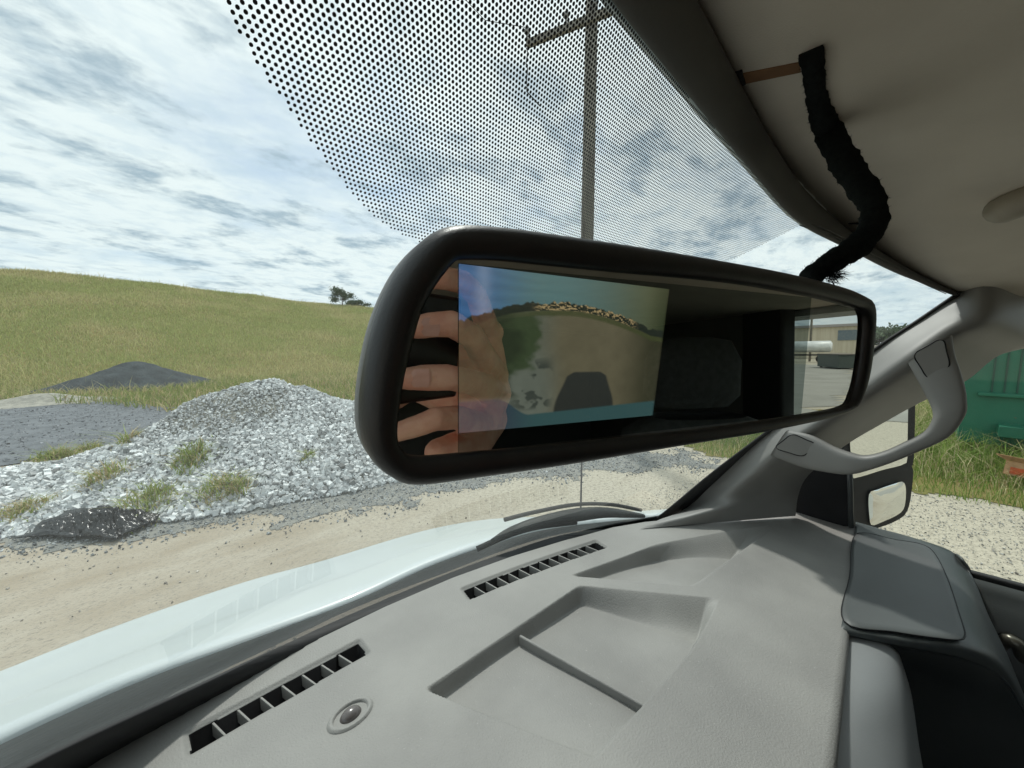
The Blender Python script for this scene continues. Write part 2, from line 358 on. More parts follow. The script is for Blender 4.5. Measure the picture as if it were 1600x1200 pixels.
sheet('field', field, m_field, .009, 'rough weedy ground at the foot of the hill', step=.12, rag=.5)
right_field = [(6.35, 1.6), (6.45, -.4), (6.55, -1.4), (6.9, -4), (7.6, -9), (30, -12), (30, 3), (11, 2.2), (7.2, 2.9)]
sheet('verge', right_field, m_field, .008, 'grass verge between the white drive and the green dumpster', step=.06, rag=.15)

def gcol(n, r, dry, greens=((.21, .26, .075), (.27, .31, .095)), dr=((.54, .45, .25), (.42, .34, .19))):
    g = np.array(greens)[r.integers(0, 2, n)]; d = np.array(dr)[r.integers(0, 2, n)]; k = (r.random(n) < dry)[:, None]
    return np.where(k, d, g)*(1+r.normal(0, .16, (n, 1)))
m_blade = colmat('grass_blade', .75, .2, .35)
n = 330000; ya = rng.uniform(R(-12), R(66), n); rr = RB*.86+(RC+3-RB*.86)*rng.random(n)**.8
bx_, by_ = rr*np.sin(ya), rr*np.cos(ya); bz_ = np.where(rr > RB, hillz(rr, ya), .02)
pn = vnoise(bx_, by_*.6, 4, 11, 4); dry = np.clip(.38+.7*pn+.25*(1-sstep(RB, RB+9, rr))+.25*sstep(RC-6, RC, rr), .05, .9)
V, Fa, cl = blades(np.stack([bx_, by_, bz_-.05], 1), rng.uniform(.14, .34, n)*(1+1.2*(rng.random(n) < .02)), .008+rr*.00062, gcol(n, rng, dry, ((.33, .36, .13), (.38, .40, .155)), ((.52, .47, .24), (.45, .41, .20))), .7, 3)
tag(npmesh('hill_grass', V, Fa, m_blade, None, False, cl), 'dry and green meadow grass covering the hillside', 'grass', kind='stuff')
# near field right of the pile, and ragged fringe beside the lot
n = 60000; X = rng.uniform(-6, 18, n); Yy = rng.uniform(3.0, 24, n); k = inpoly(X, Yy, field) & (rng.random(n) < .9) & ~((X < 3.6) & (Yy < 9)); X, Yy = X[k], Yy[k]; n = len(X)
V, Fa, cl = blades(np.stack([X, Yy, 0*X], 1), rng.uniform(.1, .38, n)*(1+.3*vnoise(X, Yy, 2, 4)), .012+.0008*np.hypot(X, Yy), gcol(n, rng, .4+.25*vnoise(X, Yy, 3, 8)), .9, 5)
tag(npmesh('field_grass', V, Fa, m_blade, None, False, cl), 'weedy grass on flat ground before the hill', 'grass', kind='stuff')
# verge by the dumpster
n = 60000; X = rng.uniform(6.3, 15, n); Yy = rng.uniform(-9, 2.8, n); k = inpoly(X+.15*vnoise(X, Yy, .6, 9), Yy, right_field); k &= Yy > -4.6; X, Yy = X[k], Yy[k]; n = len(X)
dist = X-6.45+.08*Yy; tall = sstep(.25, 1.6, dist)
V, Fa, cl = blades(np.stack([X, Yy, 0*X], 1), rng.uniform(.06, .16, n)+tall*rng.uniform(.05, .42, n), .008+.004*tall, gcol(n, rng, .12+.5*tall*np.clip(.6+.8*vnoise(X, Yy, 1.2, 21), 0, 1), ((.16, .25, .05), (.23, .31, .075)), ((.62, .55, .33), (.50, .43, .25))), .8, 6, .8)
tag(npmesh('verge_grass', V, Fa, m_blade, None, False, cl), 'tall green and straw coloured grass in front of the dumpster', 'grass', kind='stuff')

# ================================================================ STONE PILE
ridge = np.array([(3.9, 5.3, 0), (3.4, 5.6, .3), (2.95, 5.9, .62), (2.5, 6.1, .92), (2.1, 6.3, 1.17), (1.75, 6.5, 1.27), (1.35, 6.6, 1.2), (.9, 6.8, 1.02), (.5, 7.0, .82), (0, 7.1, .52), (-.5, 7.2, .32), (-1.1, 7.3, .24), (-2.2, 7.4, .18), (-3.4, 7.4, 0)])[::-1]
def pile_h(X, Yy):
    h0 = np.interp(X, ridge[:, 0], ridge[:, 2], left=0, right=0); yr = np.interp(X, ridge[:, 0], ridge[:, 1])
    fr = np.interp(X, [-3.4, -1.4, .0, 1, 2.3, 3.4, 4.2], [6.3, 5.9, 4.95, 4.6, 4.25, 4.0, 4.2]); wf = np.maximum(yr-fr, .4); wb = np.maximum(1.2, h0*1.6)
    s = np.where(Yy < yr, (yr-Yy)/wf, (Yy-yr)/wb); s = np.clip(s, 0, 1)
    prof = (1-s)**.95*(1-.25*s*(1-s)*2); prof = np.where(s < .12, 1-s*.55-.0, prof*(1-.12*.55)/((1-.12)**.95*(1-.25*.12*.88*2))); prof = np.clip(prof, 0, 1)*(1-sstep(.9, 1, s)*.5)
    lump = vnoise(X, Yy, .8, 31, 3)
    return np.maximum(0, h0*prof*(1+.05*lump)+.05*lump*np.minimum(1, h0*3)*(s < 1))
px_ = np.linspace(-3.6, 4.2, 150); py_ = np.linspace(3.9, 9.2, 110); X, Yy = np.meshgrid(px_, py_, indexing='ij'); Z = pile_h(X, Yy); Z = np.where(Z < .004, -.06, Z-.02)
m_pcore = mat('stone_dust', lin(164, 161, 150), lin(138, 136, 128), rough=.95, scale=9, bump=1, bscale=40, detail=8, spec=.1)
pile = empty('stone_pile', (1.7, 6.4, 0), 'large pile of pale crushed stone beside the dirt yard', 'gravel pile')
npmesh('pile_core', np.stack([X, Yy, Z], -1).reshape(-1, 3), gridfaces(150, 110), m_pcore, pile)
n = 115000; X = rng.uniform(-3.4, 4.1, n); Yy = rng.uniform(4.0, 7.9, n); Z = pile_h(X, Yy)
fine_ = np.clip(vnoise(X, Yy, 1.1, 41, 3)*.9+sstep(.35, .75, Z)*.9-.35-.8*sstep(1.05, 1.2, Z), 0, 1)  # finer, dustier material in the upper middle of the face
k = (Z > .012) & (rng.random(n) < 1.0-.45*fine_); X, Yy, Z, fine_ = X[k], Yy[k], Z[k], fine_[k]; n = len(X)
sz = np.minimum(rng.gamma(2.0, .0046, n), .030)*(1-.5*fine_)*(1+.12*(Z < .25))+.006
V, Fa = rocks(np.stack([X, Yy, Z+sz*.25], 1), sz, seed=3, squash=.95)
tn = np.clip(rng.normal(.56, .17, n), .14, .85)*(1-.12*fine_); cl = np.repeat(np.stack([tn*.98, tn*1.0, tn*.99], 1), 8, 0)
m_stone = colmat('pale_stone', .85, .3)
tag(npmesh('stones', V, Fa, m_stone, pile, False, cl), kind='stuff')
# loose stones on the yard, dark gravel scatter
def scatter(name, poly, n, lo, hi, base, var, seed, label, zoff=.01, grad=None, cat='gravel', rag=0):
    r = np.random.default_rng(seed); P = np.array(poly); x0, y0 = P.min(0); x1, y1 = P.max(0)
    X = r.uniform(x0, x1, n); Yy = r.uniform(y0, y1, n); jx = rag*vnoise(X, Yy, .5, 5); jy = rag*vnoise(X, Yy, .5, 6); k = inpoly(X+jx+.11*r.normal(size=n), Yy+jy+.11*r.normal(size=n), poly)
    if grad is not None: k &= r.random(n) < grad(X, Yy)
    X, Yy = X[k], Yy[k]; n = len(X); sz = lo+(hi-lo)*r.random(n)**3; V, Fa = rocks(np.stack([X, Yy, GZ(X, Yy)+zoff+sz*.2], 1), sz, seed=seed)
    o = npmesh(name, V, Fa, m_stone, None, False, rock_tone(n, base, var, r)); return tag(o, label, cat, kind='stuff')
scatter('dark_gravel', strip, 80000, .004, .015, (.25, .26, .26), .4, 11, 'loose dark gravel along the foot of the stone pile', .004, rag=.22)
scatter('lot_stones', [(-8, 19.5), (-2.4, 19.4), (.2, 16.2), (1.0, 13.6), (.8, 11.2), (0, 9.8), (-1.0, 8.9), (-8, 9.4)], 16000, .008, .028, (.20, .205, .215), .3, 14, 'loose grey stone on the crushed asphalt lot', .006)
yard = [(-3, 6), (-2.5, 1.2), (.5, 1.15), (3, .8), (3.2, -3), (7, -4), (6.6, 1), (3, 3.3), (.5, 4.5)]
scatter('yard_stones', yard, 6000, .002, .010, (.30, .275, .24), .4, 12, 'small stones scattered over the tan dirt yard', .004)
drive = [(2.2, 1.5), (2.4, -5), (6.6, -5), (6.4, 1.2), (4.5, 1.8)]
scatter('drive_gravel', drive, 24000, .003, .009, (.38, .37, .34), .3, 13, 'fine pale gravel on the white drive', .004)

def onpile(px, py):
    d = ray(px, py); s = .001
    while s < .02:
        p = O+d*s
        if p.z < float(pile_h(np.array([p.x]), np.array([p.y]))[0]) or p.z < 0: return p
        s += .00002
    return p
WEEDS = [(300, 722, .22, .20, 420, .15, 'bright green weed clump in the middle of the stone pile'),
 (165, 748, .22, .22, 260, .5, 'dull weed tuft low on the left skirt of the stone pile'),
 (232, 790, .34, .20, 420, .35, 'wide weed patch just behind the black tarp'),
 (340, 770, .26, .20, 300, .4, 'weed tuft at the foot of the stone pile right of the wide patch'),
 (372, 768, .16, .18, 260, .4, 'small weed tuft at the right end of the weeds along the pile foot'),
 (88, 716, .26, .24, 420, .3, 'green weeds where the grey lot meets the left skirt of the pile'),
 (140, 703, .2, .2, 200, .35, 'weed clump on the left rim of the stone pile by the lot'),
 (200, 690, .14, .2, 120, .6, 'thin straw weeds high on the left rim of the pile'),
 (40, 800, .26, .14, 420, .6, 'sparse dry weeds on the lowest left end of the pile'),
 (498, 604, .12, .30, 260, .05, 'dark green weed standing on the right shoulder of the pile'),
 (480, 716, .1, .1, 120, .2, 'tiny green sprout right of centre on the stone pile')]
for i, (px, py, sp, hh, nb, dr, lb) in enumerate(WEEDS):
    p = onpile(px, py); r = np.random.default_rng(50+i); q = np.stack([p.x+r.normal(0, sp*.5, nb), p.y+r.normal(0, sp*.4, nb)], 1)[:int(nb*.75)]; nb = len(q)
    z = pile_h(q[:, 0], q[:, 1]); rr_ = np.hypot(q[:, 0]-p.x, q[:, 1]-p.y); V, Fa, cl = blades(np.c_[q, z], hh*r.uniform(.4, 1.1, nb)*np.clip(1.2-rr_/sp*.8, .3, 1), .012, gcol(nb, r, dr, ((.24, .30, .07), (.30, .36, .10))), 1.3, 60+i, .8)
    tag(npmesh('weed_clump', V, Fa, m_blade, None, False, cl), lb, 'weed', 'weeds growing on and around the stone pile')

# black plastic tarp
def tarp():
    c = onz(140, 826, -1.72); nu, nv = 90, 46; u, v = np.meshgrid(np.linspace(-1, 1, nu), np.linspace(-1, 1, nv), indexing='ij')
    ax = Vector((rt.x, rt.y, 0)).normalized(); ay = Vector((-ax.y, ax.x, 0))
    L_ = .46*(1+.12*vnoise(u, v, .6, 71)); W_ = .20*(1+.25*vnoise(u+5, v, .5, 72))
    env = np.clip(1-np.abs(u)**3, 0, 1)*np.clip(1-v**2, 0, 1); rid = 1-np.abs(vnoise(u*1.0+v*.6, v*3.2+u*.8, .30, 73, 4))*1.3; z = .02+env**.6*(.02+.085*rid*sstep(-.9, .5, u)+.035*rid)
    z = z*np.where(v > 0, 1.15, 1); P = np.array([c.x, c.y, 0])+ (u*L_)[..., None]*np.array(ax)+(v*W_)[..., None]*np.array(ay); P[..., 2] = z+pile_h(P[..., 0], P[..., 1])*.9+.02
    mt = mat('black_plastic_film', (.008, .009, .010, 1), (.014, .016, .018, 1), rough=.24, scale=12, bump=.8, bscale=14, spec=.6)
    o = npmesh('tarp', P.reshape(-1, 3), gridfaces(nu, nv), mt); solid(o, .004, 0)
    tag(o, 'crumpled black plastic tarp at the foot of the stone pile', 'tarp')
tarp()

# dark pile behind the lot
def cone_pile(name, px, py, dep, h, wx, wy, mt, label, seed):
    d = ray(px, py); hd = Vector((d.x, d.y, 0)).normalized(); c = hd*dep; nu = 70
    u, v = np.meshgrid(np.linspace(-1, 1, nu), np.linspace(-1, 1, nu), indexing='ij'); sx = np.array((hd.y, -hd.x)); r = np.sqrt(u*u+v*v)
    r = r*(1+.12*vnoise(u, v, .5, seed)); z = h*(1-np.clip(r, 0, 1)**1.3)**1.5*(1+.06*vnoise(u, v, .15, seed+1)); z = np.where(r >= 1, -.05, z+.02)
    X = c.x+u*wx*sx[0]+v*wy*hd.x; Y_ = c.y+u*wx*sx[1]+v*wy*hd.y
    return tag(npmesh(name, np.stack([X, Y_, z], -1).reshape(-1, 3), gridfaces(nu, nu), mt), label, 'gravel pile')
m_mill = mat('asphalt_millings', lin(74, 80, 82), lin(58, 62, 64), rough=.95, scale=2.5, bump=1, bscale=14, detail=7, spec=.1, speck=(14, .62, lin(96, 98, 96)))
cone_pile('millings_pile', 212, 600, 21.5, 1.0, 3.1, 2.2, m_mill, 'low dark pile of asphalt millings at the foot of the hill', 81)
cone_pile('rubble_pile', 62, 622, 17.6, .3, 1.7, .8, m_pcore, 'small low heap of pale rubble at the far edge of the lot', 85)

# ---------------------------------------------------------------- trees on the skyline
m_bark = mat('bark', (.10, .08, .06, 1), (.06, .05, .04, 1), rough=.9, scale=9, bump=.7, bscale=20)
m_leaf = colmat('foliage', .7, .2, .3)
def tree(px, r_, h, wd, label, seed, name='small_tree', base=None):
    d = ray(px, 500); yaw = math.atan2(d.x, d.y); z0 = float(hillz(np.array([r_]), np.array([yaw]))[0]) if base is None else base
    p = Vector((r_*math.sin(yaw), r_*math.cos(yaw), z0-.1)); t = empty(name, p, label, 'tree', 'trees on the skyline'); r = np.random.default_rng(seed); mb = MB()
    mb.tube([p, p+Vector((.05*h, 0, h*.4)), p+Vector((.0, .03*h, h*.8))], [h*.035, h*.025, h*.008], 8); ends = []
    for k in range(9):
        a = r.uniform(0, 6.28); z = h*r.uniform(.15, .75); l = wd*r.uniform(.3, .55); e = p+Vector((math.cos(a)*l, math.sin(a)*l, z+h*r.uniform(.05, .3))); mb.tube([p+Vector((0, 0, z)), (p+e)/2+Vector((0, 0, z*.55)), e], [h*.015, h*.01, h*.004], 5); ends.append(np.array(e))
    ends.append(np.array(p)+np.array([0, 0, h*.85])); mb.build('trunk', m_bark, t, True)
    E = np.array(ends)[r.integers(0, len(ends), 2600)]; Q = E+r.normal(0, 1, (2600, 3))*np.array([wd*.11, wd*.11, h*.09]); s = wd*.035
    A = r.normal(size=(2600, 3)); A /= np.linalg.norm(A, axis=1)[:, None]; B = np.cross(A, r.normal(size=(2600, 3))); B /= np.linalg.norm(B, axis=1)[:, None]
    V = np.stack([Q-A*s, Q+B*s*.6, Q+A*s, Q-B*s*.6], 1).reshape(-1, 3); Fa = np.arange(len(V)).reshape(-1, 4)
    npmesh('crown', V, Fa, m_leaf, t, False, np.repeat(np.array([.06, .095, .045])*(1+r.normal(0, .25, (2600, 1))), 4, 0))
tree(536, 63, 2.4, 2.8, 'scrubby tree on the skyline at the right end of the hill', 1)
tree(562, 66, 1.5, 3.0, 'low bush on the skyline just left of the rear view mirror', 2)
tree(1378, 85, 4.2, 9, 'dark round tree far off beside the windshield pillar', 3, base=0)

# ================================================================ UTILITY POLE
m_wood = mat('weathered_wood', lin(136, 132, 122), lin(104, 101, 94), rough=.9, scale=3, stretch=(6, 6, .6), bump=.6, bscale=12)
m_grey = mat('galvanised', lin(140, 142, 142), rough=.5, metal=.6, scale=20)
m_dark = mat('dark_fitting', (.03, .03, .032, 1), rough=.6, scale=20)
dp = ray(913, 600); hd = Vector((dp.x, dp.y, 0)).normalized(); pb = hd*7.95
pole = empty('utility_pole', pb, 'wooden utility pole with a crossarm seen through the dotted band', 'utility pole')
tube('pole', [pb, pb+Vector((0, 0, 5)), pb+Vector((0, 0, 10.2))], [.135, .122, .108], m_wood, pole, 16)
a0 = onz(820, 68, 5.9); a1 = onz(985, 2, 5.9); ac = pb+Vector((0, 0, EYE+5.9)); dv = (a1-a0).normalized()
al = ac-dv*(ac-a0).length; mb = MB(); mb.bar(al-hd*.15, ac+dv*.9-hd*.15, .10, .12); mb.build('crossarm', m_wood, pole)
for s in (0, .9, 1.5):
    q = al+dv*(s*.9)-hd*.15; mb = MB(); mb.tube([q+Vector((0, 0, .06)), q+Vector((0, 0, .2)), q+Vector((0, 0, .21)), q+Vector((0, 0, .3))], [.02, .02, .06, .045], 10); mb.build('insulator', m_grey, pole, True)
q = al-hd*.15; pts = [q+Vector((.015*math.sin(i*1.7), .015*math.cos(i*2.3), -.06-i*.1)) for i in range(9)]; pts += [pts[-1]+dv*.1*i+Vector((0, 0, -.12*i)) for i in range(1, 4)]
tube('dangling_wire', pts, .012, m_dark, pole, 6)
q2 = onz(690, -40, 7.4); tube('overhead_wire', [al-hd*.15+Vector((0, 0, .3)), (al+q2)/2-Vector((0, 0, .15)), q2, q2+(q2-al)*3], .007, m_dark, pole, 6)

# ================================================================ DUMPSTER, CARTON
m_green = mat('green_paint', lin(38, 112, 86), lin(32, 98, 76), rough=.45, scale=1.2, bump=.1, bscale=8, detail=7, speck=(5, .68, lin(90, 92, 66)), spec=.4)
m_rib = mat('green_paint_dark', lin(26, 74, 60), rough=.5, scale=4)
D0 = Vector((9.02, -1.0, 0)); D1 = Vector((8.75, -5.2, 0)); du = (D1-D0).normalized(); dn = Vector((du.y, -du.x, 0)); dn = dn if dn.x < 0 else -dn
dump = empty('dumpster', (D0+D1)/2, 'big green steel roll-off dumpster standing in the tall grass', 'dumpster')
Ld = (D1-D0).length; mb = MB(); b0, b1 = D0-dn*0, D1
def dq(s, o, z): return D0+du*s+dn*o+Vector((0, 0, z))
prof_ = [(0, .25), (0, 2.3), (-2.3, 2.3), (-2.3, .25)]
V = [dq(s, o, z) for s in (0, Ld) for o, z in prof_]+[dq(s, o, z) for s in (.06, Ld-.06) for o, z in [(-.06, .35), (-.06, 2.31), (-2.24, 2.31), (-2.24, .35)]]
Fq = [(0, 4, 5, 1), (2, 6, 7, 3), (0, 3, 7, 4), (0, 1, 2, 3), (4, 7, 6, 5), (1, 5, 13, 9), (2, 10, 14, 6), (1, 9, 10, 2), (5, 6, 14, 13), (8, 12, 13, 9)[::-1], (10, 11, 15, 14), (8, 9, 10, 11), (12, 15, 14, 13), (8, 11, 15, 12)]
npmesh('container', V, Fq, m_green, dump, False)
mb = MB(); mb.bar(dq(-.04, .05, 2.3), dq(Ld+.04, .05, 2.3), .14, .12); mb.bar(dq(-.04, -2.35, 2.3), dq(Ld+.04, -2.35, 2.3), .14, .12); mb.bar(dq(-.05, .05, 2.3), dq(-.05, -2.35, 2.3), .12, .12); mb.build('top_rail', m_rib, dump, bevel=.02)
for s in np.r_[np.arange(.27, 1.6, .115), np.arange(1.7, Ld, .23)]:
    mb = MB(); mb.bar(dq(s, .010, 1.04), dq(s, .010, 2.24), .016, .016, upv=dn); mb.build('rib', m_rib, dump)
mb = MB(); mb.bar(dq(.14, .04, 1.0), dq(Ld-.1, .04, 1.0), .07, .05); mb.build('side_rail', m_green, dump, bevel=.01)
for s in (.36, 2.4):
    mb = MB(); mb.box(dq(s+.55, .14, .5), (.30, 1.1, .16), math.atan2(du.y, du.x)-math.pi/2); mb.build('fork_pocket', m_green, dump, bevel=.01)
for s in (.5, Ld-.5):
    for o in (-.3, -2.0):
        V, Fq = tubeVF([dq(s-.08, o, .13), dq(s+.08, o, .13)], .13, 16); npmesh('roller', V, Fq, m_dark, dump)
# carton
cb = empty('carton', onz(1596, 742, -1.6)-Vector((0, 0, .15)), 'torn brown cardboard carton lying in the grass by the dumpster', 'box')
m_card = mat('cardboard', lin(190, 150, 112), lin(160, 124, 92), rough=.9, scale=20); m_or = mat('orange_print', lin(200, 92, 52), rough=.8); m_wh = mat('white_plastic', lin(225, 226, 224), rough=.4)
c0 = Vector(cb.location); RM = Matrix.Rotation(R(-30), 3, 'Z')@Matrix.Rotation(R(12), 3, 'Y')
def cq(x, y, z): return c0+RM@Vector((x, y, z))+Vector((0, 0, .12))
mb = MB()
for a, b in (((-.13, -.1), (.13, -.1)), ((.13, -.1), (.13, .1)), ((.13, .1), (-.13, .1)), ((-.13, .1), (-.13, -.1))):
    mb.add([cq(a[0], a[1], 0), cq(b[0], b[1], 0), cq(b[0], b[1], .17), cq(a[0], a[1], .17), cq(a[0]*1.5, a[1]*1.7, .23), cq(b[0]*1.5, b[1]*1.7, .22)], [(0, 1, 2, 3), (3, 2, 5, 4)])
mb.add([cq(-.13, -.1, 0), cq(.13, -.1, 0), cq(.13, .1, 0), cq(-.13, .1, 0)], [(0, 1, 2, 3)])
o = mb.build('box_walls', m_card, cb); solid(o, .004, 0)
mb = MB(); mb.prism([cq(-.135, -.09, .02), cq(-.135, .05, .02), cq(-.135, .05, .10), cq(-.135, -.09, .10)], RM@Vector((-.003, 0, 0))); mb.build('printed_panel', m_or, cb)
q = c0+Vector((-.16, -.14, .14)); bo = tube('bottle', [q, q+Vector((0, .01, .13)), q+Vector((0, .012, .16)), q+Vector((0, .012, .2))], [.045, .045, .02, .018], m_wh, None, 14); tag(bo, 'white plastic bottle lying against the torn carton', 'bottle')

# ================================================================ THINGS BEHIND THE VAN (seen in the mirror)
m_wall = mat('metal_siding', lin(222, 212, 192), lin(206, 196, 176), rough=.7, scale=.5, stretch=(8, 8, .3)); m_yel = mat('yellow_siding', lin(214, 204, 160), rough=.7, scale=1)
m_roof = mat('dark_roof', lin(110, 104, 98), rough=.7, scale=1); m_blue = mat('faded_sign', lin(112, 128, 140), lin(132, 142, 148), rough=.6, scale=3); m_steel = mat('white_paint_steel', lin(224, 228, 228), rough=.35, scale=2, coat=.3)
WH = empty('warehouse', (62, -62, 0), 'long beige metal warehouse reflected in the right end of the rear view mirror', 'building')
mb = MB()
def hq(s, o, z): a = Vector((70, -40, 0)); u_ = Vector((-.56, -.83, 0)); n_ = Vector((.83, -.56, 0)); return a+u_*s+n_*o+Vector((0, 0, z))
mb.prism([hq(0, 0, 0), hq(62, 0, 0), hq(62, 0, 5.2), hq(0, 0, 5.2)], Vector((.83, -.56, 0))*24); mb.build('wall', m_wall, WH)
mb = MB(); mb.prism([hq(-.5, -.4, 5.2), hq(-.5, 12, 6.2), hq(-.5, 24.4, 5.2)], Vector((-.56, -.83, 0))*63); mb.build('roof', m_roof, WH)
mb = MB(); mb.prism([hq(0.1, -.05, 0), hq(9, -.05, 0), hq(9, -.05, 5.1), hq(.1, -.05, 5.1)], Vector((.83, -.56, 0))*.04); mb.build('yellow_bay', m_yel, WH)
for s in (14, 30, 46):
    mb = MB(); mb.prism([hq(s, -.06, 0), hq(s+.25, -.06, 0), hq(s+.25, -.06, 5.1), hq(s, -.06, 5.1)], Vector((.83, -.56, 0))*.05); mb.build('downpipe', m_roof, WH)
mb = MB(); mb.prism([hq(11, -.12, 3), hq(17, -.12, 3), hq(17, -.12, 4.6), hq(11, -.12, 4.6)], Vector((.83, -.56, 0))*.08); mb.build('sign_panel', m_blue, WH)
def behind(deg, r): return Vector((math.sin(R(deg))*r, math.cos(R(deg))*r, 0))
TK = empty('tank_trailer', behind(135.5, 62), 'white tank trailer parked in front of the beige warehouse, seen in the mirror', 'trailer'); t0 = behind(135.5, 62); tu = Vector((.62, .78, 0))
V, Fq = tubeVF([t0-tu*3.6+Vector((0, 0, 2)), t0-tu*3.4+Vector((0, 0, 2)), t0+tu*3.4+Vector((0, 0, 2)), t0+tu*3.6+Vector((0, 0, 2))], [.4, .7, .7, .4], 20); npmesh('tank', V, Fq, m_steel, TK)
mb = MB(); mb.bar(t0-tu*3.6+Vector((0, 0, .95)), t0+tu*4.2+Vector((0, 0, .95)), .9, .18); mb.build('chassis', m_dark, TK)
sdv = Vector((-tu.y, tu.x, 0))
for s in (-2.6, -1.5, 2.6):
    for o in (-.9, .9):
        V, Fq = tubeVF([t0+tu*s+sdv*(o-.13)+Vector((0, 0, .48)), t0+tu*s+sdv*(o+.13)+Vector((0, 0, .48))], .48, 18); npmesh('wheel', V, Fq, m_dark, TK)
pq = behind(134.2, 66); PL = empty('utility_pole', pq, 'distant utility pole rising above the warehouse, seen in the mirror', 'utility pole'); tube('pole', [pq, pq+Vector((0, 0, 10))], .13, m_wood, PL, 8); mb = MB(); mb.bar(pq+tu*-1.1+Vector((0, 0, 9.3)), pq+tu*1.1+Vector((0, 0, 9.3)), .12, .14); mb.build('crossarm', m_wood, PL)
cq0 = behind(131.5, 44); CN = empty('storage_bin', cq0, 'long low dark steel bin on the yard, seen in the mirror', 'bin'); mb = MB(); mb.box(cq0+Vector((0, 0, .65)), (1.6, 4.5, 1.1), .5); mb.build('body', mat('bin_paint', lin(70, 80, 76), rough=.6), CN, bevel=.03); mb = MB()
mb.box(cq0+Vector((0, 0, 1.24)), (1.7, 4.6, .08), .5); mb.build('lid', m_roof, CN, bevel=.02)
mb = MB()
for sx, sy in ((-.6, -1.9), (.6, -1.9), (-.6, 1.9), (.6, 1.9)): mb = MB(); mb.box(cq0+Matrix.Rotation(.5, 3, 'Z')@Vector((sx, sy, .05)), (.15, .15, .12)); mb.build('foot', m_dark, CN)

road_poly = [(6, -6), (2, -14), (4, -34), (14, -60), (30, -60), (40, -34), (20, -16), (12, -10)]
m_road = mat('worn_road', lin(150, 148, 140), lin(136, 134, 126), rough=.9, scale=.6, detail=8); sheet('road', road_poly, m_road, .012, 'pale worn road behind the van', step=.6, rag=.3)



# ================================================================ THE VAN
van = empty('van', (0.17, 0, 0), 'white van whose grey cabin, dashboard, windshield and hood surround the camera', 'van')
m_dash = mat('dash_vinyl', lin(141, 140, 136), lin(124, 123, 120), rough=.58, scale=6, bump=.6, bscale=480, spec=.4, detail=9, speck=(260, .66, lin(148, 147, 143)))
m_trim = mat('pillar_trim', lin(132, 131, 128), lin(125, 124, 121), rough=.5, scale=8, bump=.12, bscale=500, spec=.45)
m_dgreen = mat('dark_trim', lin(72, 76, 76), lin(66, 70, 70), rough=.42, scale=9, bump=.15, bscale=500, spec=.45)
m_black = mat('black_plastic', (.008, .008, .009, 1), (.011, .011, .012, 1), rough=.5, spec=.25, scale=30, bump=.1, bscale=300)
m_rub = mat('black_rubber', (.018, .018, .019, 1), rough=.7, scale=30)
m_hl = mat('headliner_cloth', lin(208, 200, 186), lin(200, 192, 178), rough=.95, scale=14, bump=.35, bscale=900, spec=.1, detail=8)
m_head = mat('header_trim', lin(84, 84, 80), lin(78, 78, 75), rough=.65, scale=10, bump=.2, bscale=400)
m_white = mat('white_car_paint', lin(200, 208, 209), lin(192, 200, 201), rough=.35, scale=2.2, coat=.3, detail=7)
m_cowl = mat('cowl_plastic', (.014, .017, .017, 1), (.034, .038, .038, 1), rough=.55, spec=.22, scale=3, bump=.2, bscale=40, stretch=(1, 5, 1), detail=7)
m_seat = mat('seat_cloth', (.12, .12, .12, 1), (.09, .09, .09, 1), rough=.9, scale=60, bump=.3, bscale=300)
DZ = -.40
W = lambda v: Vector((v[0], v[1], v[2]+EYE))

# ---- dashboard top: a fine height field with the trays and vents pressed into it
def yfront(x):
    xs = [-.75, -.5, -.05, .02, .117, .265, .38, .501, .62, .732, .80, .90, 1.0, 1.12]; ys = [.36, .45, .529, .532, .528, .518, .502, .474, .437, .392, .35, .27, .19, .12]
    return np.interp(x, xs, ys)
P2 = lambda pts, z=DZ: [tuple(onz(px, py, z))[:2] for px, py in pts]
tray1 = P2([(664, 1077), (905, 914), (1125, 934), (1084, 1012), (930, 1185)])
tray2 = P2([(890, 899), (1024, 851), (1215, 823), (1110, 900), (1085, 915)])
def tray_depth(X, Yy, poly, depths, widths):
    P = np.array(poly); n = len(P); prof = np.ones_like(X); cen = P.mean(0)
    wsum = 0; dsum = 0
    for i in range(n):
        a, b = P[i], P[(i+1) % n]; el = np.linalg.norm(b-a); e = (b-a)/el; w0, w1 = widths[i]; wv = w0+(w1-w0)*np.clip(((X-a[0])*e[0]+(Yy-a[1])*e[1])/el, 0, 1); nn = np.array([-e[1], e[0]]); nn = nn*np.sign((cen-a)@nn)
        dd = (X-a[0])*nn[0]+(Yy-a[1])*nn[1]; t_ = np.clip(dd/wv, 0, 1); prof = prof*(.3*sstep(0, 1, t_)+.7*t_)
        wgt = 1/((X-a[0])**2+(Yy-a[1])**2+.0008); wsum = wsum+wgt; dsum = dsum+wgt*depths[i]
    return prof*dsum/wsum
def vent_frames():
    va = [np.array(P2([p])[0]) for p in ((298, 1157), (565, 1011))]; vb = [np.array(P2([p])[0]) for p in ((730, 926), (938, 849))]
    return va, vb
VA, VB = vent_frames()
def band(X, Yy, ends, hw, bow):
    a, b = ends; L_ = np.linalg.norm(b-a); e = (b-a)/L_; nn = np.array([-e[1], e[0]]); s = ((X-a[0])*e[0]+(Yy-a[1])*e[1])/L_; t = (X-a[0])*nn[0]+(Yy-a[1])*nn[1]-bow*4*s*(1-s)
    return s, t, L_
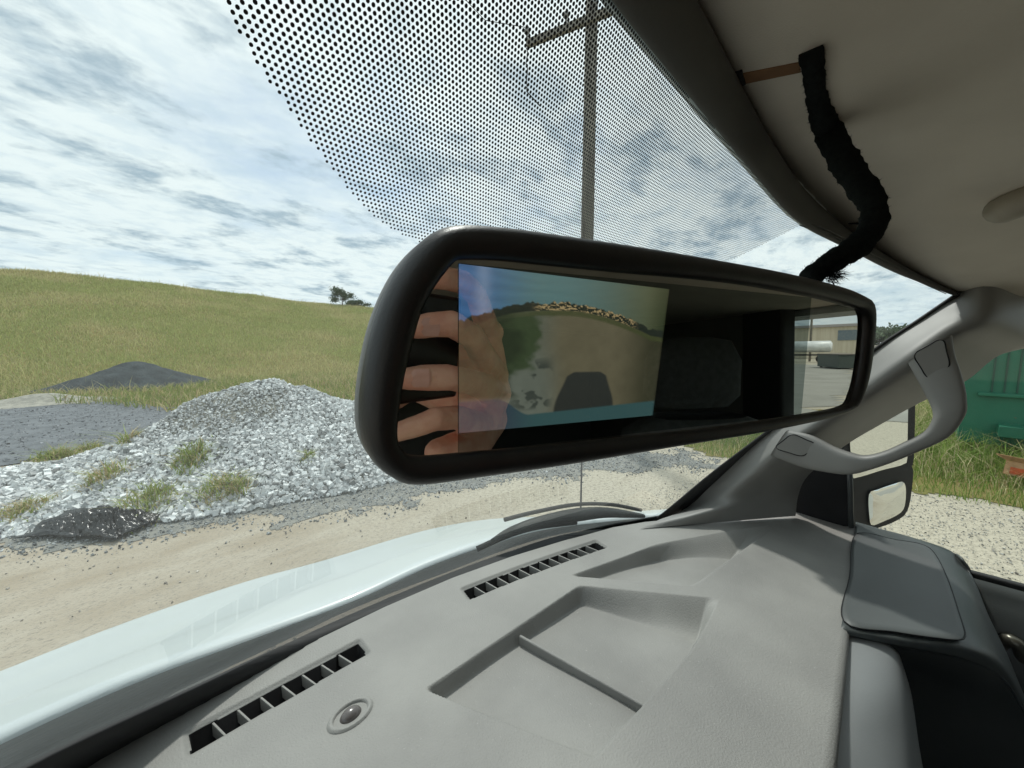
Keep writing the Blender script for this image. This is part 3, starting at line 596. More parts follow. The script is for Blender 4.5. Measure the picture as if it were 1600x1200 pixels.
def dash_z(X, Yy):
    z = -.004*((X-.17)/.9)**2+.010*sstep(.62, .95, X)*sstep(.0, .2, Yy)
    z = z-.05*np.clip((yfront(X)-Yy)/.4-.0, -1, 1)*0
    d1 = tray_depth(X, Yy, tray1, [.020, .026, .072, .012, .0026], [(.008, .008), (.012, .075), (.018, .006), (.004, .004), (.004, .006)])
    d2 = tray_depth(X, Yy, tray2, [.018, .030, .080, .016, .004], [(.010, .012), (.014, .085), (.03, .015), (.010, .008), (.008, .008)])
    z = z-d1-d2
    for e, hw, bow in ((VA, .0125, 0.0), (VB, .0125, 0.004)):
        s, t, L_ = band(X, Yy, e, hw, bow); ds = np.maximum(np.maximum(-s, s-1)*L_, 0); r = np.hypot(ds, np.maximum(np.abs(t)-hw, 0)); sh = (1-sstep(0, .007, r))*.004
        inn = (s > 0) & (s < 1) & (np.abs(t) < hw-.0005); z = z-sh-inn*.055
    return z
xg = np.unique(np.r_[np.arange(-.72, -.12, .01), np.arange(-.12, .75, .0016), np.arange(.75, 1.12, .003)]); vg = np.r_[np.linspace(0, .03, 8)[:-1], np.linspace(.03, 1, 330)]
XG, VG = np.meshgrid(xg, vg, indexing='ij'); YG = .008+(yfront(XG)-.008)*VG; ZG = DZ+dash_z(XG, YG)
lip = np.array([(-.0045, -.0015), (-.0075, -.005), (-.0085, -.011), (-.0075, -.03)])[::-1]   # rounded rear edge rolls down
LX = np.repeat(xg[:, None], 4, 1); LY = .008+lip[None, :, 0]+0*LX; LZ = ZG[:, :1]+lip[None, :, 1]
fl = np.array([(.004, -.003), (.006, -.012), (.007, -.05)]); FX = np.repeat(xg[:, None], 3, 1); FY = YG[:, -1:]+fl[None, :, 0]; FZ = ZG[:, -1:]+fl[None, :, 1]
GXX, GYY, GZZ = (np.hstack(a) for a in ((LX, XG, FX), (LY, YG, FY), (LZ, ZG, FZ)))
gf = gridfaces(*GXX.shape)[:, ::1]
dash = npmesh('dashboard', np.stack([GXX, GYY, GZZ+EYE], -1).reshape(-1, 3), gf, [m_dash, m_black], van)
cxm = GXX.reshape(-1)[gf].mean(1); cym = GYY.reshape(-1)[gf].mean(1); mi = np.zeros(len(gf), np.int32)
for e, hw, bow in ((VA, .0125, 0.0), (VB, .0125, .004)):
    s, t, L_ = band(cxm, cym, e, hw, bow); mi[(s > .0) & (s < 1) & (np.abs(t) < hw-.0012)] = 1
zz2 = (GZZ.reshape(-1)[gf]).min(1); 
for e, hw, bow in ((VA, .0125, 0.0), (VB, .0125, .004)):
    s, t, L_ = band(cxm, cym, e, hw, bow); mi[(s > -.02) & (s < 1.02) & (np.abs(t) < hw+.003) & (zz2 < DZ-.03)] = 1
dash.data.polygons.foreach_set('material_index', mi)
for e, nf, bow in ((VA, 7, 0), (VB, 12, .004)):
    mb = MB(); a, b = e; d = b-a; L_ = np.linalg.norm(d); d = d/L_; nn = np.array([-d[1], d[0]]); sg = 1 if nn[1] > 0 else -1
    for i in range(nf):
        s = (i+1)/(nf+1); c = a+(b-a)*s+nn*bow*4*s*(1-s); zt = DZ+EYE-.005
        q0 = c+nn*sg*.0135-d*.003; q1 = c-nn*sg*.0135+d*.005
        mb.bar((q0[0], q0[1], zt-.007), (q1[0], q1[1], zt-.007), .0022, .015)
    o = mb.build('vent_grille', m_dash, dash); bev(o, .0006, 2)
# raised divider rib in the near tray
a = onz(812, 996, DZ-.012); b = onz(1010, 1105, DZ-.004); mb = MB(); mb.bar(a-Vector((0, 0, .004)), b-Vector((0, 0, .006)), .005, .016); o = mb.build('tray_rib', m_dash, dash); bev(o, .0022, 3)
# thin seams moulded along the rear edge
# sun sensor
sc = onz(548, 1117, DZ); mb = MB()
V = []; ringsr = [(.0195, .0003), (.0180, .0024), (.0150, .0028), (.0138, -.001), (.0130, -.005)]
for r_, h_ in ringsr:
    for k in range(40): V.append((sc.x+r_*1.25*math.cos(k*math.pi/20), sc.y+r_*.85*math.sin(k*math.pi/20), sc.z+h_))
npmesh('sensor_bezel', V, gridfaces(5, 40, cv=True)[:, ::-1], m_dash, dash)
V = []
for i in range(12):
    th = i/11*math.pi*.5
    for k in range(24): V.append((sc.x+.0118*math.cos(th)*math.cos(k*math.pi/12), sc.y+.0085*math.cos(th)*math.sin(k*math.pi/12), sc.z-.002+.009*math.sin(th)))
npmesh('sun_sensor', V, gridfaces(12, 24, cv=True), mat('smoked_lens', (.12, .105, .10, 1), rough=.25, spec=.7), dash)

# ---- right end of the dash: dark hood over the gauges, facing panel and the dark hollow under it
def zz_(px, py, z): return onz(px, py, z)
hood_rows = [
 [zz_(1337, 815, DZ), zz_(1375, 826, DZ-.002), zz_(1420, 838, DZ-.012), zz_(1478, 857, DZ-.03), onx(1500, 872, 1.13)],
 [zz_(1336, 826, DZ), zz_(1385, 835, DZ-.001), zz_(1437, 849, DZ-.004), zz_(1484, 866, DZ-.022), zz_(1522, 905, DZ-.045)],
 [zz_(1329, 880, DZ), zz_(1390, 890, DZ-.001), zz_(1458, 898, DZ-.004), zz_(1512, 925, DZ-.024), zz_(1545, 962, DZ-.055)],
 [zz_(1321, 940, DZ), zz_(1395, 948, DZ-.001), zz_(1480, 955, DZ-.004), zz_(1535, 985, DZ-.028), zz_(1573, 1020, DZ-.07)],
 [zz_(1315, 975, DZ), zz_(1400, 989, DZ-.002), zz_(1500, 1003, DZ-.005), zz_(1556, 1022, DZ-.03), zz_(1590, 1062, DZ-.085)],
 [zz_(1313, 986, DZ-.003), zz_(1400, 1002, DZ-.006), zz_(1505, 1018, DZ-.012), zz_(1566, 1044, DZ-.04), zz_(1606, 1100, DZ-.10)],
 [zz_(1312, 991, DZ-.010), zz_(1400, 1010, DZ-.018), zz_(1508, 1032, DZ-.028), zz_(1572, 1066, DZ-.06), zz_(1620, 1140, DZ-.13)],
]
gh = patch('gauge_hood', hood_rows, m_dgreen, van, 60, 50, .004)
# inset panel on top with a thin groove round it
def on_hood_z(px, py, dz=.0): return onz(px, py, DZ+dz)
ins = [(1338, 836), (1400, 845), (1440, 852), (1460, 866), (1480, 905), (1500, 965), (1508, 994), (1500, 1002), (1470, 1000), (1400, 990), (1318, 972), (1328, 900)]
grv = crom([on_hood_z(px, py, -.0005) for px, py in ins], 90, True)
gm = grv.mean(0); pf = np.linalg.lstsq(np.c_[grv[:, :2]-gm[:2], np.ones(90)], grv[:, 2], rcond=None)[0]
def inring(k, dz): q = gm+(grv-gm)*k; q[:, 2] = (q[:, :2]-gm[:2])@pf[:2]+pf[2]+dz; return q
V = np.vstack([grv+np.array([0, 0, .0008]), inring(.985, .0030), inring(.90, .0026)]+[inring(k, .0020) for k in (.84, .6, .4, .2, .05, .002)])
npmesh('hood_inset', V, gridfaces(9, 90, cv=True), mat('inset_pad', lin(82, 86, 86), lin(74, 77, 77), rough=.5, scale=4, bump=.12, bscale=500, detail=6), gh)
tube('inset_groove', [Vector(p)+Vector((0, 0, .0022)) for p in np.vstack([grv, grv[:1]])], .0009, m_black, gh, 6)
face_rows = [
 [zz_(1314, 986, DZ-.012), zz_(1350, 992, DZ-.013), zz_(1385, 1005, DZ-.016), zz_(1402, 1018, DZ-.024), zz_(1408, 1030, DZ-.04)],
 [zz_(1303, 1070, DZ-.016), zz_(1350, 1072, DZ-.02), zz_(1390, 1074, DZ-.03), zz_(1414, 1078, DZ-.045), zz_(1424, 1084, DZ-.07)],
 [zz_(1290, 1160, DZ-.018), zz_(1340, 1160, DZ-.028), zz_(1390, 1160, DZ-.045), zz_(1422, 1160, DZ-.065), zz_(1436, 1164, DZ-.10)],
 [zz_(1279, 1245, DZ-.02), zz_(1340, 1245, DZ-.035), zz_(1395, 1245, DZ-.055), zz_(1430, 1245, DZ-.08), zz_(1450, 1250, DZ-.12)],
 [zz_(1260, 1400, DZ-.02), zz_(1340, 1400, DZ-.04), zz_(1400, 1400, DZ-.065), zz_(1440, 1400, DZ-.09), zz_(1460, 1400, DZ-.13)]]
patch('dash_face_panel', face_rows, mat('face_trim', lin(140, 143, 144), lin(132, 135, 136), rough=.5, scale=6, bump=.1, bscale=500), van, 50, 30, .004)
mb = MB(); mb.add([W(v) for v in ((-.7, .0, -.432), (1.12, .0, -.432), (1.12, -.02, -.60), (-.7, -.02, -.60), (1.12, .06, -1.0), (-.7, .06, -1.0), (1.12, .32, -1.25), (-.7, .32, -1.25))], [(0, 1, 2, 3), (3, 2, 4, 5), (5, 4, 6, 7)])
o = mb.build('lower_dash', m_black, van); solid(o, .02, 0)
# ---- windshield
zt = lambda x: float(np.interp(x, [-.6, -.3, 0, .15, .26, .35, .5, .635, .79, .95], [.07, .11, .135, .139, .138, .134, .119, .110, .094, .074]))
yb = lambda x: float(yfront(np.array(x)))+.004
nx, nz = 90, 60; V = []
xr_top, xr_bot, xl_top, xl_bot = .955, .80, -.615, -.46
def wsx(u, v): return (xl_bot+(xl_top-xl_bot)*v)*(1-u)+(xr_bot+(xr_top-xr_bot)*v)*u
pil = [onws(*p) for p in ((1490, 466), (1430, 507), (1365, 551), (1270, 626), (1185, 691), (1110, 761), (1060, 801))]
pz = [p.z-EYE for p in pil][::-1]; pxx = [p.x for p in pil][::-1]
def ws_pt(u, v):
    # v 0 bottom .. 1 top ; right edge follows the pillar
    zlo, zhi = -.43, .145
    z = zlo+(zhi-zlo)*v; xr = float(np.interp(z, pz, pxx))+.012; xl = .34-xr; x = xl+(xr-xl)*u; z = min(z, zt(x)+.004)
    return (x, WS(x, z), z+EYE)
V = [ws_pt(i/(nx-1), j/(nz-1)) for i in range(nx) for j in range(nz)]
m_glass = glassmat('windshield_glass', (.90, .955, .95, 1), .9)
wsh = npmesh('windshield', V, gridfaces(nx, nz), m_glass, van)
def ws_strip(name, A, B, mt, parent, off=.003, n=80, thick=.004):   # band on the inner face of the glass between two traced curves
    a = crom(A, n); b = crom(B, n); V = np.vstack([a, b]); return solid(npmesh(name, V, gridfaces(2, n), mt, parent), thick, 0)
# black border along the base and up the pillar
loA = [onws(px, py, .004) for px, py in ((-60, 1252), (40, 1200), (115, 1162), (300, 1076), (500, 982), (700, 898), (860, 842), (940, 827), (985, 820), (1020, 812), (1045, 795), (1110, 741), (1185, 684), (1270, 619), (1365, 546), (1430, 503), (1496, 458))]
loB = [onz(px, py, DZ-.012) for px, py in ((60, 1262), (110, 1225), (150, 1195), (300, 1114), (500, 1012), (700, 916), (860, 862), (940, 840), (990, 830))]+[onws(px, py, .002) for px, py in ((1040, 824), (1070, 806), (1120, 764), (1195, 694), (1280, 629), (1375, 556), (1440, 512), (1502, 468))]
ws_strip('black_border', loA, loB, m_rub, wsh)
# printed dot band
mbV, mbF = [], []; pitch = .00185
pl = [(345, 0), (395, 90), (450, 172), (505, 248), (545, 298), (572, 330), (600, 352), (622, 364), (645, 374)]
plw = [onws(*p) for p in pl]; pr = onws(1150, 403); pr2 = onws(1250, 352)
bx = [p.x for p in plw]; bz = [p.z-EYE for p in plw]
zmin = bz[-1]
rows = int((.150-zmin+.03)/(pitch*.866)); cnt = 0; un = np.array([math.cos(k*math.pi/4) for k in range(8)]); us = np.array([math.sin(k*math.pi/4) for k in range(8)])
slope = .84; cl_ = math.hypot(1, slope)
def xleft(z): return float(np.interp(z, bz[::-1], bx[::-1])) if z < bz[0] else bx[0]-(z-bz[0])*.55
def lowcut(x): # bottom edge rises to the right end of the band
    return float(np.interp(x, [bx[-1], bx[-1]+.03, .30, pr.x, pr2.x], [zmin, zmin-.004, zmin-.012, pr.z-EYE, pr2.z-EYE]))
dots = []
for i in range(-4, rows+40):
    dzz = (zmin-.02)+i*pitch*.866/cl_*1.0
    if dzz > .145: break
    for j in range(int((.62)/pitch)):
        x = -.05+j*pitch+(i % 2)*pitch/2
        if x < xleft(dzz) or dzz > zt(x)+.002 or x > pr2.x+.02 or dzz < lowcut(x): continue
        rr_ = pitch*(.27+.13*min(1, max(0, (dzz-.05)/.09))+.02*(x > .2)); edge = min((x-xleft(dzz))/(pitch*5), 1); rr_ *= (.93+.07*edge)
        c = Vector((x, WS(x, dzz)-.0006, dzz+EYE)); b = len(mbV); e2 = Vector((0, -slope, 1)).normalized()
        for k in range(8): mbV.append(tuple(c+Vector((1, 0, 0))*un[k]*rr_+e2*us[k]*rr_))
        mbF.append(tuple(range(b, b+8)))
dm = bpy.data.meshes.new('dot_band'); dm.from_pydata(mbV, [], mbF); dm.materials.append(m_rub); do = bpy.data.objects.new('dot_band', dm); C.objects.link(do); do.parent = wsh; do.matrix_parent_inverse = wsh.matrix_world.inverted(); do['kind'] = 'stuff'
do.parent = wsh
# fine printed lines along the top right edge
for k in range(3):
    A = [onws(1250+k*7, 352-k*1, .001), onws(1300, 372-k*5, .001), onws(1400, 424-k*4, .001), onws(1478, 459-k*3, .001)]
    tube('edge_line', crom(A, 20), .0006, m_head, wsh, 5)
# ---- header trim and headliner
hA = [onws(px, py, .002) for px, py in ((760, -290), (860, -130), (950, 0), (1025, 90), (1100, 181), (1170, 263), (1250, 350), (1330, 391), (1410, 431), (1497, 463))]
def onroof(px, py): return solve(px, py, lambda p: p.z-ROOF(p.x, p.y), .05)
hB = []
for px, py in ((930, -290), (1010, -130), (1088, 0), (1150, 120), (1200, 214), (1260, 300), (1330, 362), (1400, 408), (1450, 436), (1502, 459)):
    d = ray(px, py); s = .0001
    while s < .01:
        p = d*s
        if p.z > ROOF(p.x, p.y): break
        s *= 1.002
    hB.append(O+p)
hM = []
A_ = crom(hA, 24); B_ = crom(hB, 24)
rowsH = [A_, A_*.66+B_*.34+np.array([0, -.004, -.004]), A_*.3+B_*.7+np.array([0, -.005, -.004]), B_+np.array([0, 0, -.002])]
V = np.vstack(rowsH); o = npmesh('header_trim', V, gridfaces(4, 24), m_head, van); solid(o, .006, 0)
o.modifiers.new('sub', 'SUBSURF').levels = 1
# headliner starts at the header edge
bxs = B_[:, 0]; bys = B_[:, 1]; od = np.argsort(bxs); xs = np.linspace(-.80, 1.13, 120); ys = np.linspace(0, 1, 60)
yf = np.interp(xs, np.r_[-.8, bxs[od]], np.r_[bys[od][-1], bys[od]]); V = []
for i, x in enumerate(xs):
    for t in ys:
        y = yf[i]+(-2.6-yf[i])*t; V.append((x, y, ROOF(x, y)+EYE+.002*math.sin(x*9+y*5)*t))
hl = npmesh('headliner', V, gridfaces(120, 60), m_hl, van); solid(hl, .006, 0)
rf = np.vstack([A_+np.array([0, .003, .005]), A_+np.array([0, .016, .031]), np.stack([A_[:, 0], np.full(24, .03), np.full(24, EYE+.235)], 1), np.stack([A_[:, 0]*1.0, np.full(24, -.02), np.full(24, EYE+.24)], 1)]); rf[47] = (1.12, -.16, EYE+.13); rf[71] = (1.2, -.12, EYE+.235); rf[95] = (1.2, -.2, EYE+.24); o = npmesh('roof_front', rf, gridfaces(4, 24), m_white, van); solid(o, .005, 0)
# slot strip cut into the headliner, brown backing showing
sq = [onroof(px, py) for px, py in ((1150, 108), (1250, 88), (1252, 104), (1157, 124))]
mb = MB(); mb.prism([p+Vector((0, 0, -.0035)) for p in sq], Vector((0, 0, .002))); mb.build('slot_backing', mat('brown_board', lin(120, 88, 58), lin(96, 70, 46), rough=.9, scale=40), hl)
sq = [onroof(px, py) for px, py in ((1141, 106), (1160, 100), (1166, 121), (1150, 127))]; mb = MB(); mb.prism([p+Vector((0, 0, -.0045)) for p in sq], Vector((0, 0, .002))); mb.build('slot_edge', m_black, hl)
# little tear next to the cable
sq = [onroof(px, py) for px, py in ((1326, 344), (1352, 342), (1352, 346))]; mb = MB(); mb.prism([p+Vector((0, 0, -.0045)) for p in sq], Vector((0, 0, .001))); mb.build('tear', m_black, hl)
# sun visor clip at the right
q = onroof(1570, 318); mb = MB()
pts = [onroof(1640, 282)+Vector((0, 0, -.010)), onroof(1600, 292)+Vector((0, 0, -.014)), onroof(1572, 304)+Vector((0, 0, -.014)), onroof(1560, 316)+Vector((0, 0, -.006))]
tube('visor_clip', crom(pts, 16), list(np.interp(np.linspace(0, 1, 16), [0, .6, .85, 1], [.014, .014, .012, .007])), mat('clip_plastic', lin(160, 152, 136), rough=.5), hl, 16)
# ---- A pillar trim
Lp = [(1480, 473), (1440, 500), (1368, 548), (1272, 624), (1188, 688), (1114, 756), (1066, 797), (1030, 812), (1000, 826)]
Rp = [(1625, 535), (1560, 556), (1508, 596), (1440, 628), (1380, 661), (1318, 698), (1264, 742), (1248, 772), (1243, 806)]
rows = []
for i, (a, b) in enumerate(zip(Lp, Rp)):
    A = onws(*a, .006) if i < 7 else onz(a[0], a[1], DZ+(.010, .004)[i-7]); xr = [1.13, 1.10, 1.07, 1.06, 1.06, 1.06, 1.07, 1.08, 1.10][i]; B = onx(b[0], b[1], xr)
    if i == 8: B = onz(b[0], b[1], DZ+.006)
    r = []
    for t, pull in ((0, 0), (.16, .05), (.32, .095), (.50, .105), (.72, .07), (.9, .025), (1, 0)):
        k = pull*(1, 1, 1, 1, 1, .9, .8, .4, .1)[i]; px = a[0]+(b[0]-a[0])*t; py = a[1]+(b[1]-a[1])*t; dA = (A-O).dot(fw); dB = (B-O).dot(fw); dep = 1/((1-t)/dA+t/dB)
        r.append(at(px, py, dep*(1-k)))
    rows.append(r)
dL = (rows[0][0]-O).dot(fw); dR = (rows[0][-1]-O).dot(fw)
rows.insert(0, [at(x_, y_, 1/((1-t_)/dL+t_/dR)*(1-k_)) for x_, y_, t_, k_ in ((1500, 457, 0, 0), (1516, 455, .16, .045), (1536, 454, .32, .08), (1562, 457, .5, .09), (1592, 463, .72, .06), (1625, 473, .9, .02), (1655, 484, 1, 0))])
rows.insert(0, [p+Vector((.01, -.005, .03)) for p in rows[0]])
pt = patch('pillar_trim', rows, m_trim, van, 90, 40, 0)
# grab handle
hs = [((1418, 566), (1488, 524), .875), ((1430, 588), (1492, 552), .87), ((1446, 618), (1506, 596), .862), ((1456, 640), (1511, 626), .855), ((1456, 656), (1508, 650), .85), ((1442, 676), (1482, 682), .848), ((1412, 692), (1432, 706), .848), ((1380, 706), (1396, 721), .848),
      ((1352, 712), (1364, 732), .848), ((1330, 708), (1330, 741), .85), ((1302, 697), (1294, 738), .858), ((1268, 680), (1254, 730), .868), ((1232, 672), (1206, 712), .876)]
inn = crom([onx(a[0], a[1], x) for a, b, x in hs], 70); out = crom([onx(b[0], b[1], x) for a, b, x in hs], 70); V = []
for i in range(70):
    c = (inn[i]+out[i])/2; h = (out[i]-inn[i])/2; tdir = (np.roll(inn, -1, 0)[i]-np.roll(inn, 1, 0)[i]) if 0 < i < 69 else (inn[min(i+1, 69)]-inn[max(i-1, 0)])
    nrm = np.cross(h, tdir); nrm /= np.linalg.norm(nrm); nrm = nrm if nrm@(np.array(O)-c) > 0 else -nrm
    for k in range(20):
        a = 2*math.pi*k/20; ca, sa = math.cos(a), math.sin(a); e = .75; V.append(c+h*abs(ca)**.7*np.sign(ca)+nrm*.012*abs(sa)**.55*np.sign(sa))
Fh = [tuple(f) for f in gridfaces(70, 20, cv=True)]+[tuple(range(20))[::-1], tuple(range(69*20, 70*20))]
gb = npmesh('grab_handle', V, Fh, m_trim, van)
def capplate(quad, x, name='screw_cover'):
    P = [onx(px, py, x) for px, py in quad]; c = sum(P, Vector())/4; Q = []
    for i in range(4):
        for t in (.12, .5, .88): Q.append(P[i].lerp(P[(i+1) % 4], t))
    nn = (P[1]-P[0]).cross(P[2]-P[0]).normalized(); nn = nn if nn.dot(O-c) > 0 else -nn
    A = crom(Q, 48, True); V = np.vstack([A-np.array(nn)*.006, A, A*.97+np.array(c)*.03+np.array(nn)*.0008]); o = npmesh(name, V, [tuple(f) for f in gridfaces(3, 48, cv=True)]+[tuple(range(96, 144))], m_trim, gb, False)
    B = crom([c+(Vector(p)-c)*1.02 for p in A[::3]], 60, True); tube('cover_gap', list(B-np.array(nn)*.0002)+[B[0]-np.array(nn)*.0002], .0011, m_black, gb, 6)
capplate([(1427, 554), (1473, 528), (1484, 572), (1451, 593)], .857); capplate([(1210, 700), (1238, 678), (1279, 696), (1253, 713)], .856)
# dark corner trim under the handle, with its thin upright edge
mb = MB(); q = [onx(px, py, 1.10) for px, py in ((1236, 760), (1262, 738), (1300, 715), (1326, 722), (1330, 822), (1236, 822))]; mb.prism(q, Vector((.03, 0, 0))); mb.build('corner_trim', m_black, van)
tube('window_channel', [onx(1327, 720, 1.095), onx(1329, 770, 1.095), onx(1330, 824, 1.095)], .005, m_dgreen, van, 8)

# ---- hood, cowl
def hz(px, py, z): return onz(px, py, z)
cowl_px = [(-120, 1208), (0, 1150), (200, 1062), (400, 990), (550, 935), (675, 878), (780, 842), (850, 824), (960, 812), (1100, 800)]
hd0 = [hz(px, py, -.465) for px, py in cowl_px]
crz = [hz(px, py, -.500) for px, py in ((-120, 1155), (0, 1108), (200, 1027), (400, 952), (540, 902), (660, 858), (750, 833), (850, 818), (960, 806), (1100, 796))]
fr_ = [hz(px, py, -.60) for px, py in ((-120, 1105), (0, 1056), (200, 977), (380, 915), (500, 882), (660, 834), (760, 816), (845, 812), (960, 806), (1080, 798))]
cA = [hz(px, py, -.47) for px, py in cowl_px]
mbl = lambda A, B, t, dz=0: [p.lerp(q, t)+Vector((0, 0, dz)) for p, q in zip(A, B)]
nose = [p+Vector(((p.x-.17)*.05, .05, -.10)) for p in fr_]; nose2 = [p+Vector(((p.x-.17)*.08, .07, -.45)) for p in fr_]
hrows = [[p+Vector((0, -.02, -.06)) for p in hd0], [p+Vector((0, -.003, -.012)) for p in hd0], hd0, mbl(hd0, crz, .4, .003), mbl(hd0, crz, .8, .003), mbl(hd0, crz, .96, .001), mbl(crz, fr_, .06, -.002), mbl(crz, fr_, .3, .000), mbl(crz, fr_, .7, .006), fr_, nose, nose2]
hood = patch('hood', hrows, m_white, van, 80, 60, .004)
wb = [Vector((x, WS(x, -.41)+.01, -.425+EYE)) for x in np.interp(np.linspace(0, 1, 10), [0, 1], [-.2, .98])]
cw = []
for t, dz in ((0, 0), (.15, -.012), (.3, -.020), (.5, -.012), (.75, -.006), (.95, -.012), (1.0, -.04)):
    cw.append([p.lerp(q, t)+Vector((0, 0, dz)) for p, q in zip(wb, hd0)])
patch('cowl', cw, m_cowl, van, 60, 70, .004)
mb = MB()
# wiper: blade and arm resting near the base of the glass on the far side
wp = [onws(px, py, -.035) for px, py in ((768, 846), (800, 829), (860, 812), (905, 804), (950, 801), (1005, 806))]
wi = tube('wiper', crom(wp, 40), list(np.interp(np.linspace(0, 1, 40), [0, .2, .5, .8, 1], [.006, .016, .020, .014, .007])), m_cowl, van, 10, .7)
wp2 = [p+Vector((0, .012, .012)) for p in [onws(px, py, -.04) for px, py in ((795, 824), (840, 812), (905, 799), (960, 798), (1008, 806))]]; tube('wiper_blade', crom(wp2, 30), .0045, m_rub, wi, 8)
wp3 = [onws(px, py, -.05) for px, py in ((745, 858), (790, 838), (838, 824), (900, 816))]; tube('wiper_arm', crom(wp3, 20), [.006]*20, m_cowl, wi, 8)
an = onz(907, 812, -.50); tube('antenna', [an, an+Vector((0, 0, .018)), an+Vector((0, 0, .02)), an+Vector((0, -.002, .50))], [.010, .007, .0028, .0016], m_dark, van, 10)

# ---- passenger door, side window, side mirror
XD = 1.12
mb = MB()
sill = [W(v) for v in ((XD, .14, -.452), (XD-.012, .14, -.475), (XD-.04, .14, -.51), (XD-.055, .14, -.60), (XD-.04, .14, -.72), (XD-.05, .14, -1.3))]
rowsd = [[p+Vector((0, -dy, 0)) for p in sill] for dy in (0, .3, .6, .9, 1.1)]
patch('door_panel', rowsd, m_dgreen, van, 40, 40, .02)
mb = MB(); mb.bar(W((XD+.008, .15, -.452)), W((XD+.008, -1.0, -.452)), .016, .024); mb.build('window_seal', m_rub, van, bevel=.004)
hp = [onx(1560, 1008, 1.06), onx(1578, 1000, 1.045), onx(1594, 1012, 1.045), onx(1598, 1032, 1.06)]; tube('door_handle', crom(hp, 14), .010, mat('satin_handle', lin(110, 108, 98), rough=.3, metal=.5), van, 10)
mb = MB(); mb.add([W(v) for v in ((XD+.01, .20, -.455), (XD+.01, -.9, -.455), (XD-.03, -.9, .10), (XD-.03, -.10, .10))], [(0, 1, 2, 3)])
mb.build('side_window', glassmat('side_glass', (.90, .95, .93, 1), .8, film=.006), van)
mb = MB(); mb.add([W(v) for v in ((XD+.05, .16, -.50), (XD+.10, -2.8, -.50), (XD+.10, -2.8, -1.45), (XD+.05, .16, -1.45), (XD+.03, -.95, -.47), (XD+.03, -2.8, -.47), (XD-.02, -.95, .2), (XD-.02, -2.8, .2))], [(0, 1, 2, 3), (4, 5, 7, 6)])
o = mb.build('side_body', m_white, van); solid(o, .02, 0)
mb = MB(); mb.prism([W(v) for v in ((XD-.04, -.83, -.50), (XD-.04, -1.0, -.50), (XD-.07, -1.0, .17), (XD-.07, -.83, .17))], Vector((.05, 0, 0))); mb.build('rear_pillar', mat('dark_pillar', (.05, .05, .05, 1), rough=.6), van, bevel=.01)
mb = MB(); mb.add([W(v) for v in ((XD-.03, -.98, -1.3), (XD-.03, -2.6, -1.3), (XD-.05, -2.6, .14), (XD-.05, -.98, .14))], [(0, 1, 2, 3)]); o = mb.build('cargo_lining', mat('lining', lin(120, 118, 112), rough=.8, scale=3), van); solid(o, .01, 0)
mb = MB(); mb.add([W(v) for v in ((-.8, -2.6, -1.3), (1.12, -2.6, -1.3), (1.12, -2.6, .2), (-.8, -2.6, .2))], [(0, 1, 2, 3)]); o = mb.build('bulkhead', MATS['lining'], van); solid(o, .02, 0)
mb = MB(); mb.add([W(v) for v in ((-.9, .4, -1.3), (1.2, .4, -1.3), (1.2, -2.7, -1.3), (-.9, -2.7, -1.3))], [(0, 1, 2, 3)]); o = mb.build('floor', m_seat, van); solid(o, .03, 0)
mb = MB(); mb.add([W(v) for v in ((-.82, -.9, -1.3), (-.82, -2.6, -1.3), (-.80, -2.6, .2), (-.80, -.9, .2), (-.84, .3, -1.3), (-.84, .3, -.47), (-.84, -.9, -.47))], [(0, 1, 2, 3), (4, 5, 6, 0)]); o = mb.build('driver_side_lining', MATS['lining'], van); solid(o, .02, 0)
mb = MB(); mb.add([W(v) for v in ((-.95, .03, .235), (1.15, -.05, .235), (1.25, -2.8, .235), (-.95, -2.8, .235))], [(0, 1, 2, 3)]); o = mb.build('roof', m_white, van); solid(o, .02, 0); bev(o, .008)
mb = MB(); mb.add([W(v) for v in ((1.12, -.4, .09), (1.12, -2.8, .09), (1.22, -2.8, .23), (1.22, -.4, .23))], [(0, 1, 2, 3)]); o = mb.build('roof_rail', m_white, van); solid(o, .02, 0)
def seat(cx, name):
    r = []
    for z, y, hw in ((-1.0, -.52, .25), (-.88, -.53, .27), (-.6, -.58, .27), (-.35, -.63, .25), (-.2, -.66, .20), (-.17, -.68, .12)): r.append((z, y, hw))
    rings = []
    for z, y, hw in r:
        rings += [(cx+hw*math.copysign(abs(math.cos(a))**.6, math.cos(a)), y+.07*math.copysign(abs(math.sin(a))**.7, math.sin(a)), z+EYE) for a in np.linspace(0, 2*math.pi, 24, endpoint=False)]
    s = npmesh(name, rings, [tuple(f) for f in gridfaces(6, 24, cv=True)]+[tuple(range(5*24, 6*24))], m_seat, van)
    V = []
    for z, hw, t in ((-.15, .10, .04), (-.12, .13, .055), (-.03, .13, .055), (.02, .10, .045), (.03, .04, .02)): V += [(cx+hw*math.copysign(abs(math.cos(a))**.6, math.cos(a)), -.70+t*math.sin(a), z+EYE) for a in np.linspace(0, 2*math.pi, 20, endpoint=False)]
    npmesh('headrest', V, [tuple(f) for f in gridfaces(5, 20, cv=True)]+[tuple(range(80, 100)), tuple(range(20))[::-1]], m_seat, s)
    V = []
    for y, t in ((-.05, .03), (-.08, .07), (-.3, .08), (-.55, .07)): V += [(cx+.26*math.copysign(abs(math.cos(a))**.5, math.cos(a)), y, -.95+EYE+t*math.copysign(abs(math.sin(a))**.6, math.sin(a))) for a in np.linspace(0, 2*math.pi, 20, endpoint=False)]
    npmesh('cushion', V, [tuple(f) for f in gridfaces(4, 20, cv=True)]+[tuple(range(20))[::-1]], m_seat, s)
seat(.68, 'seat')
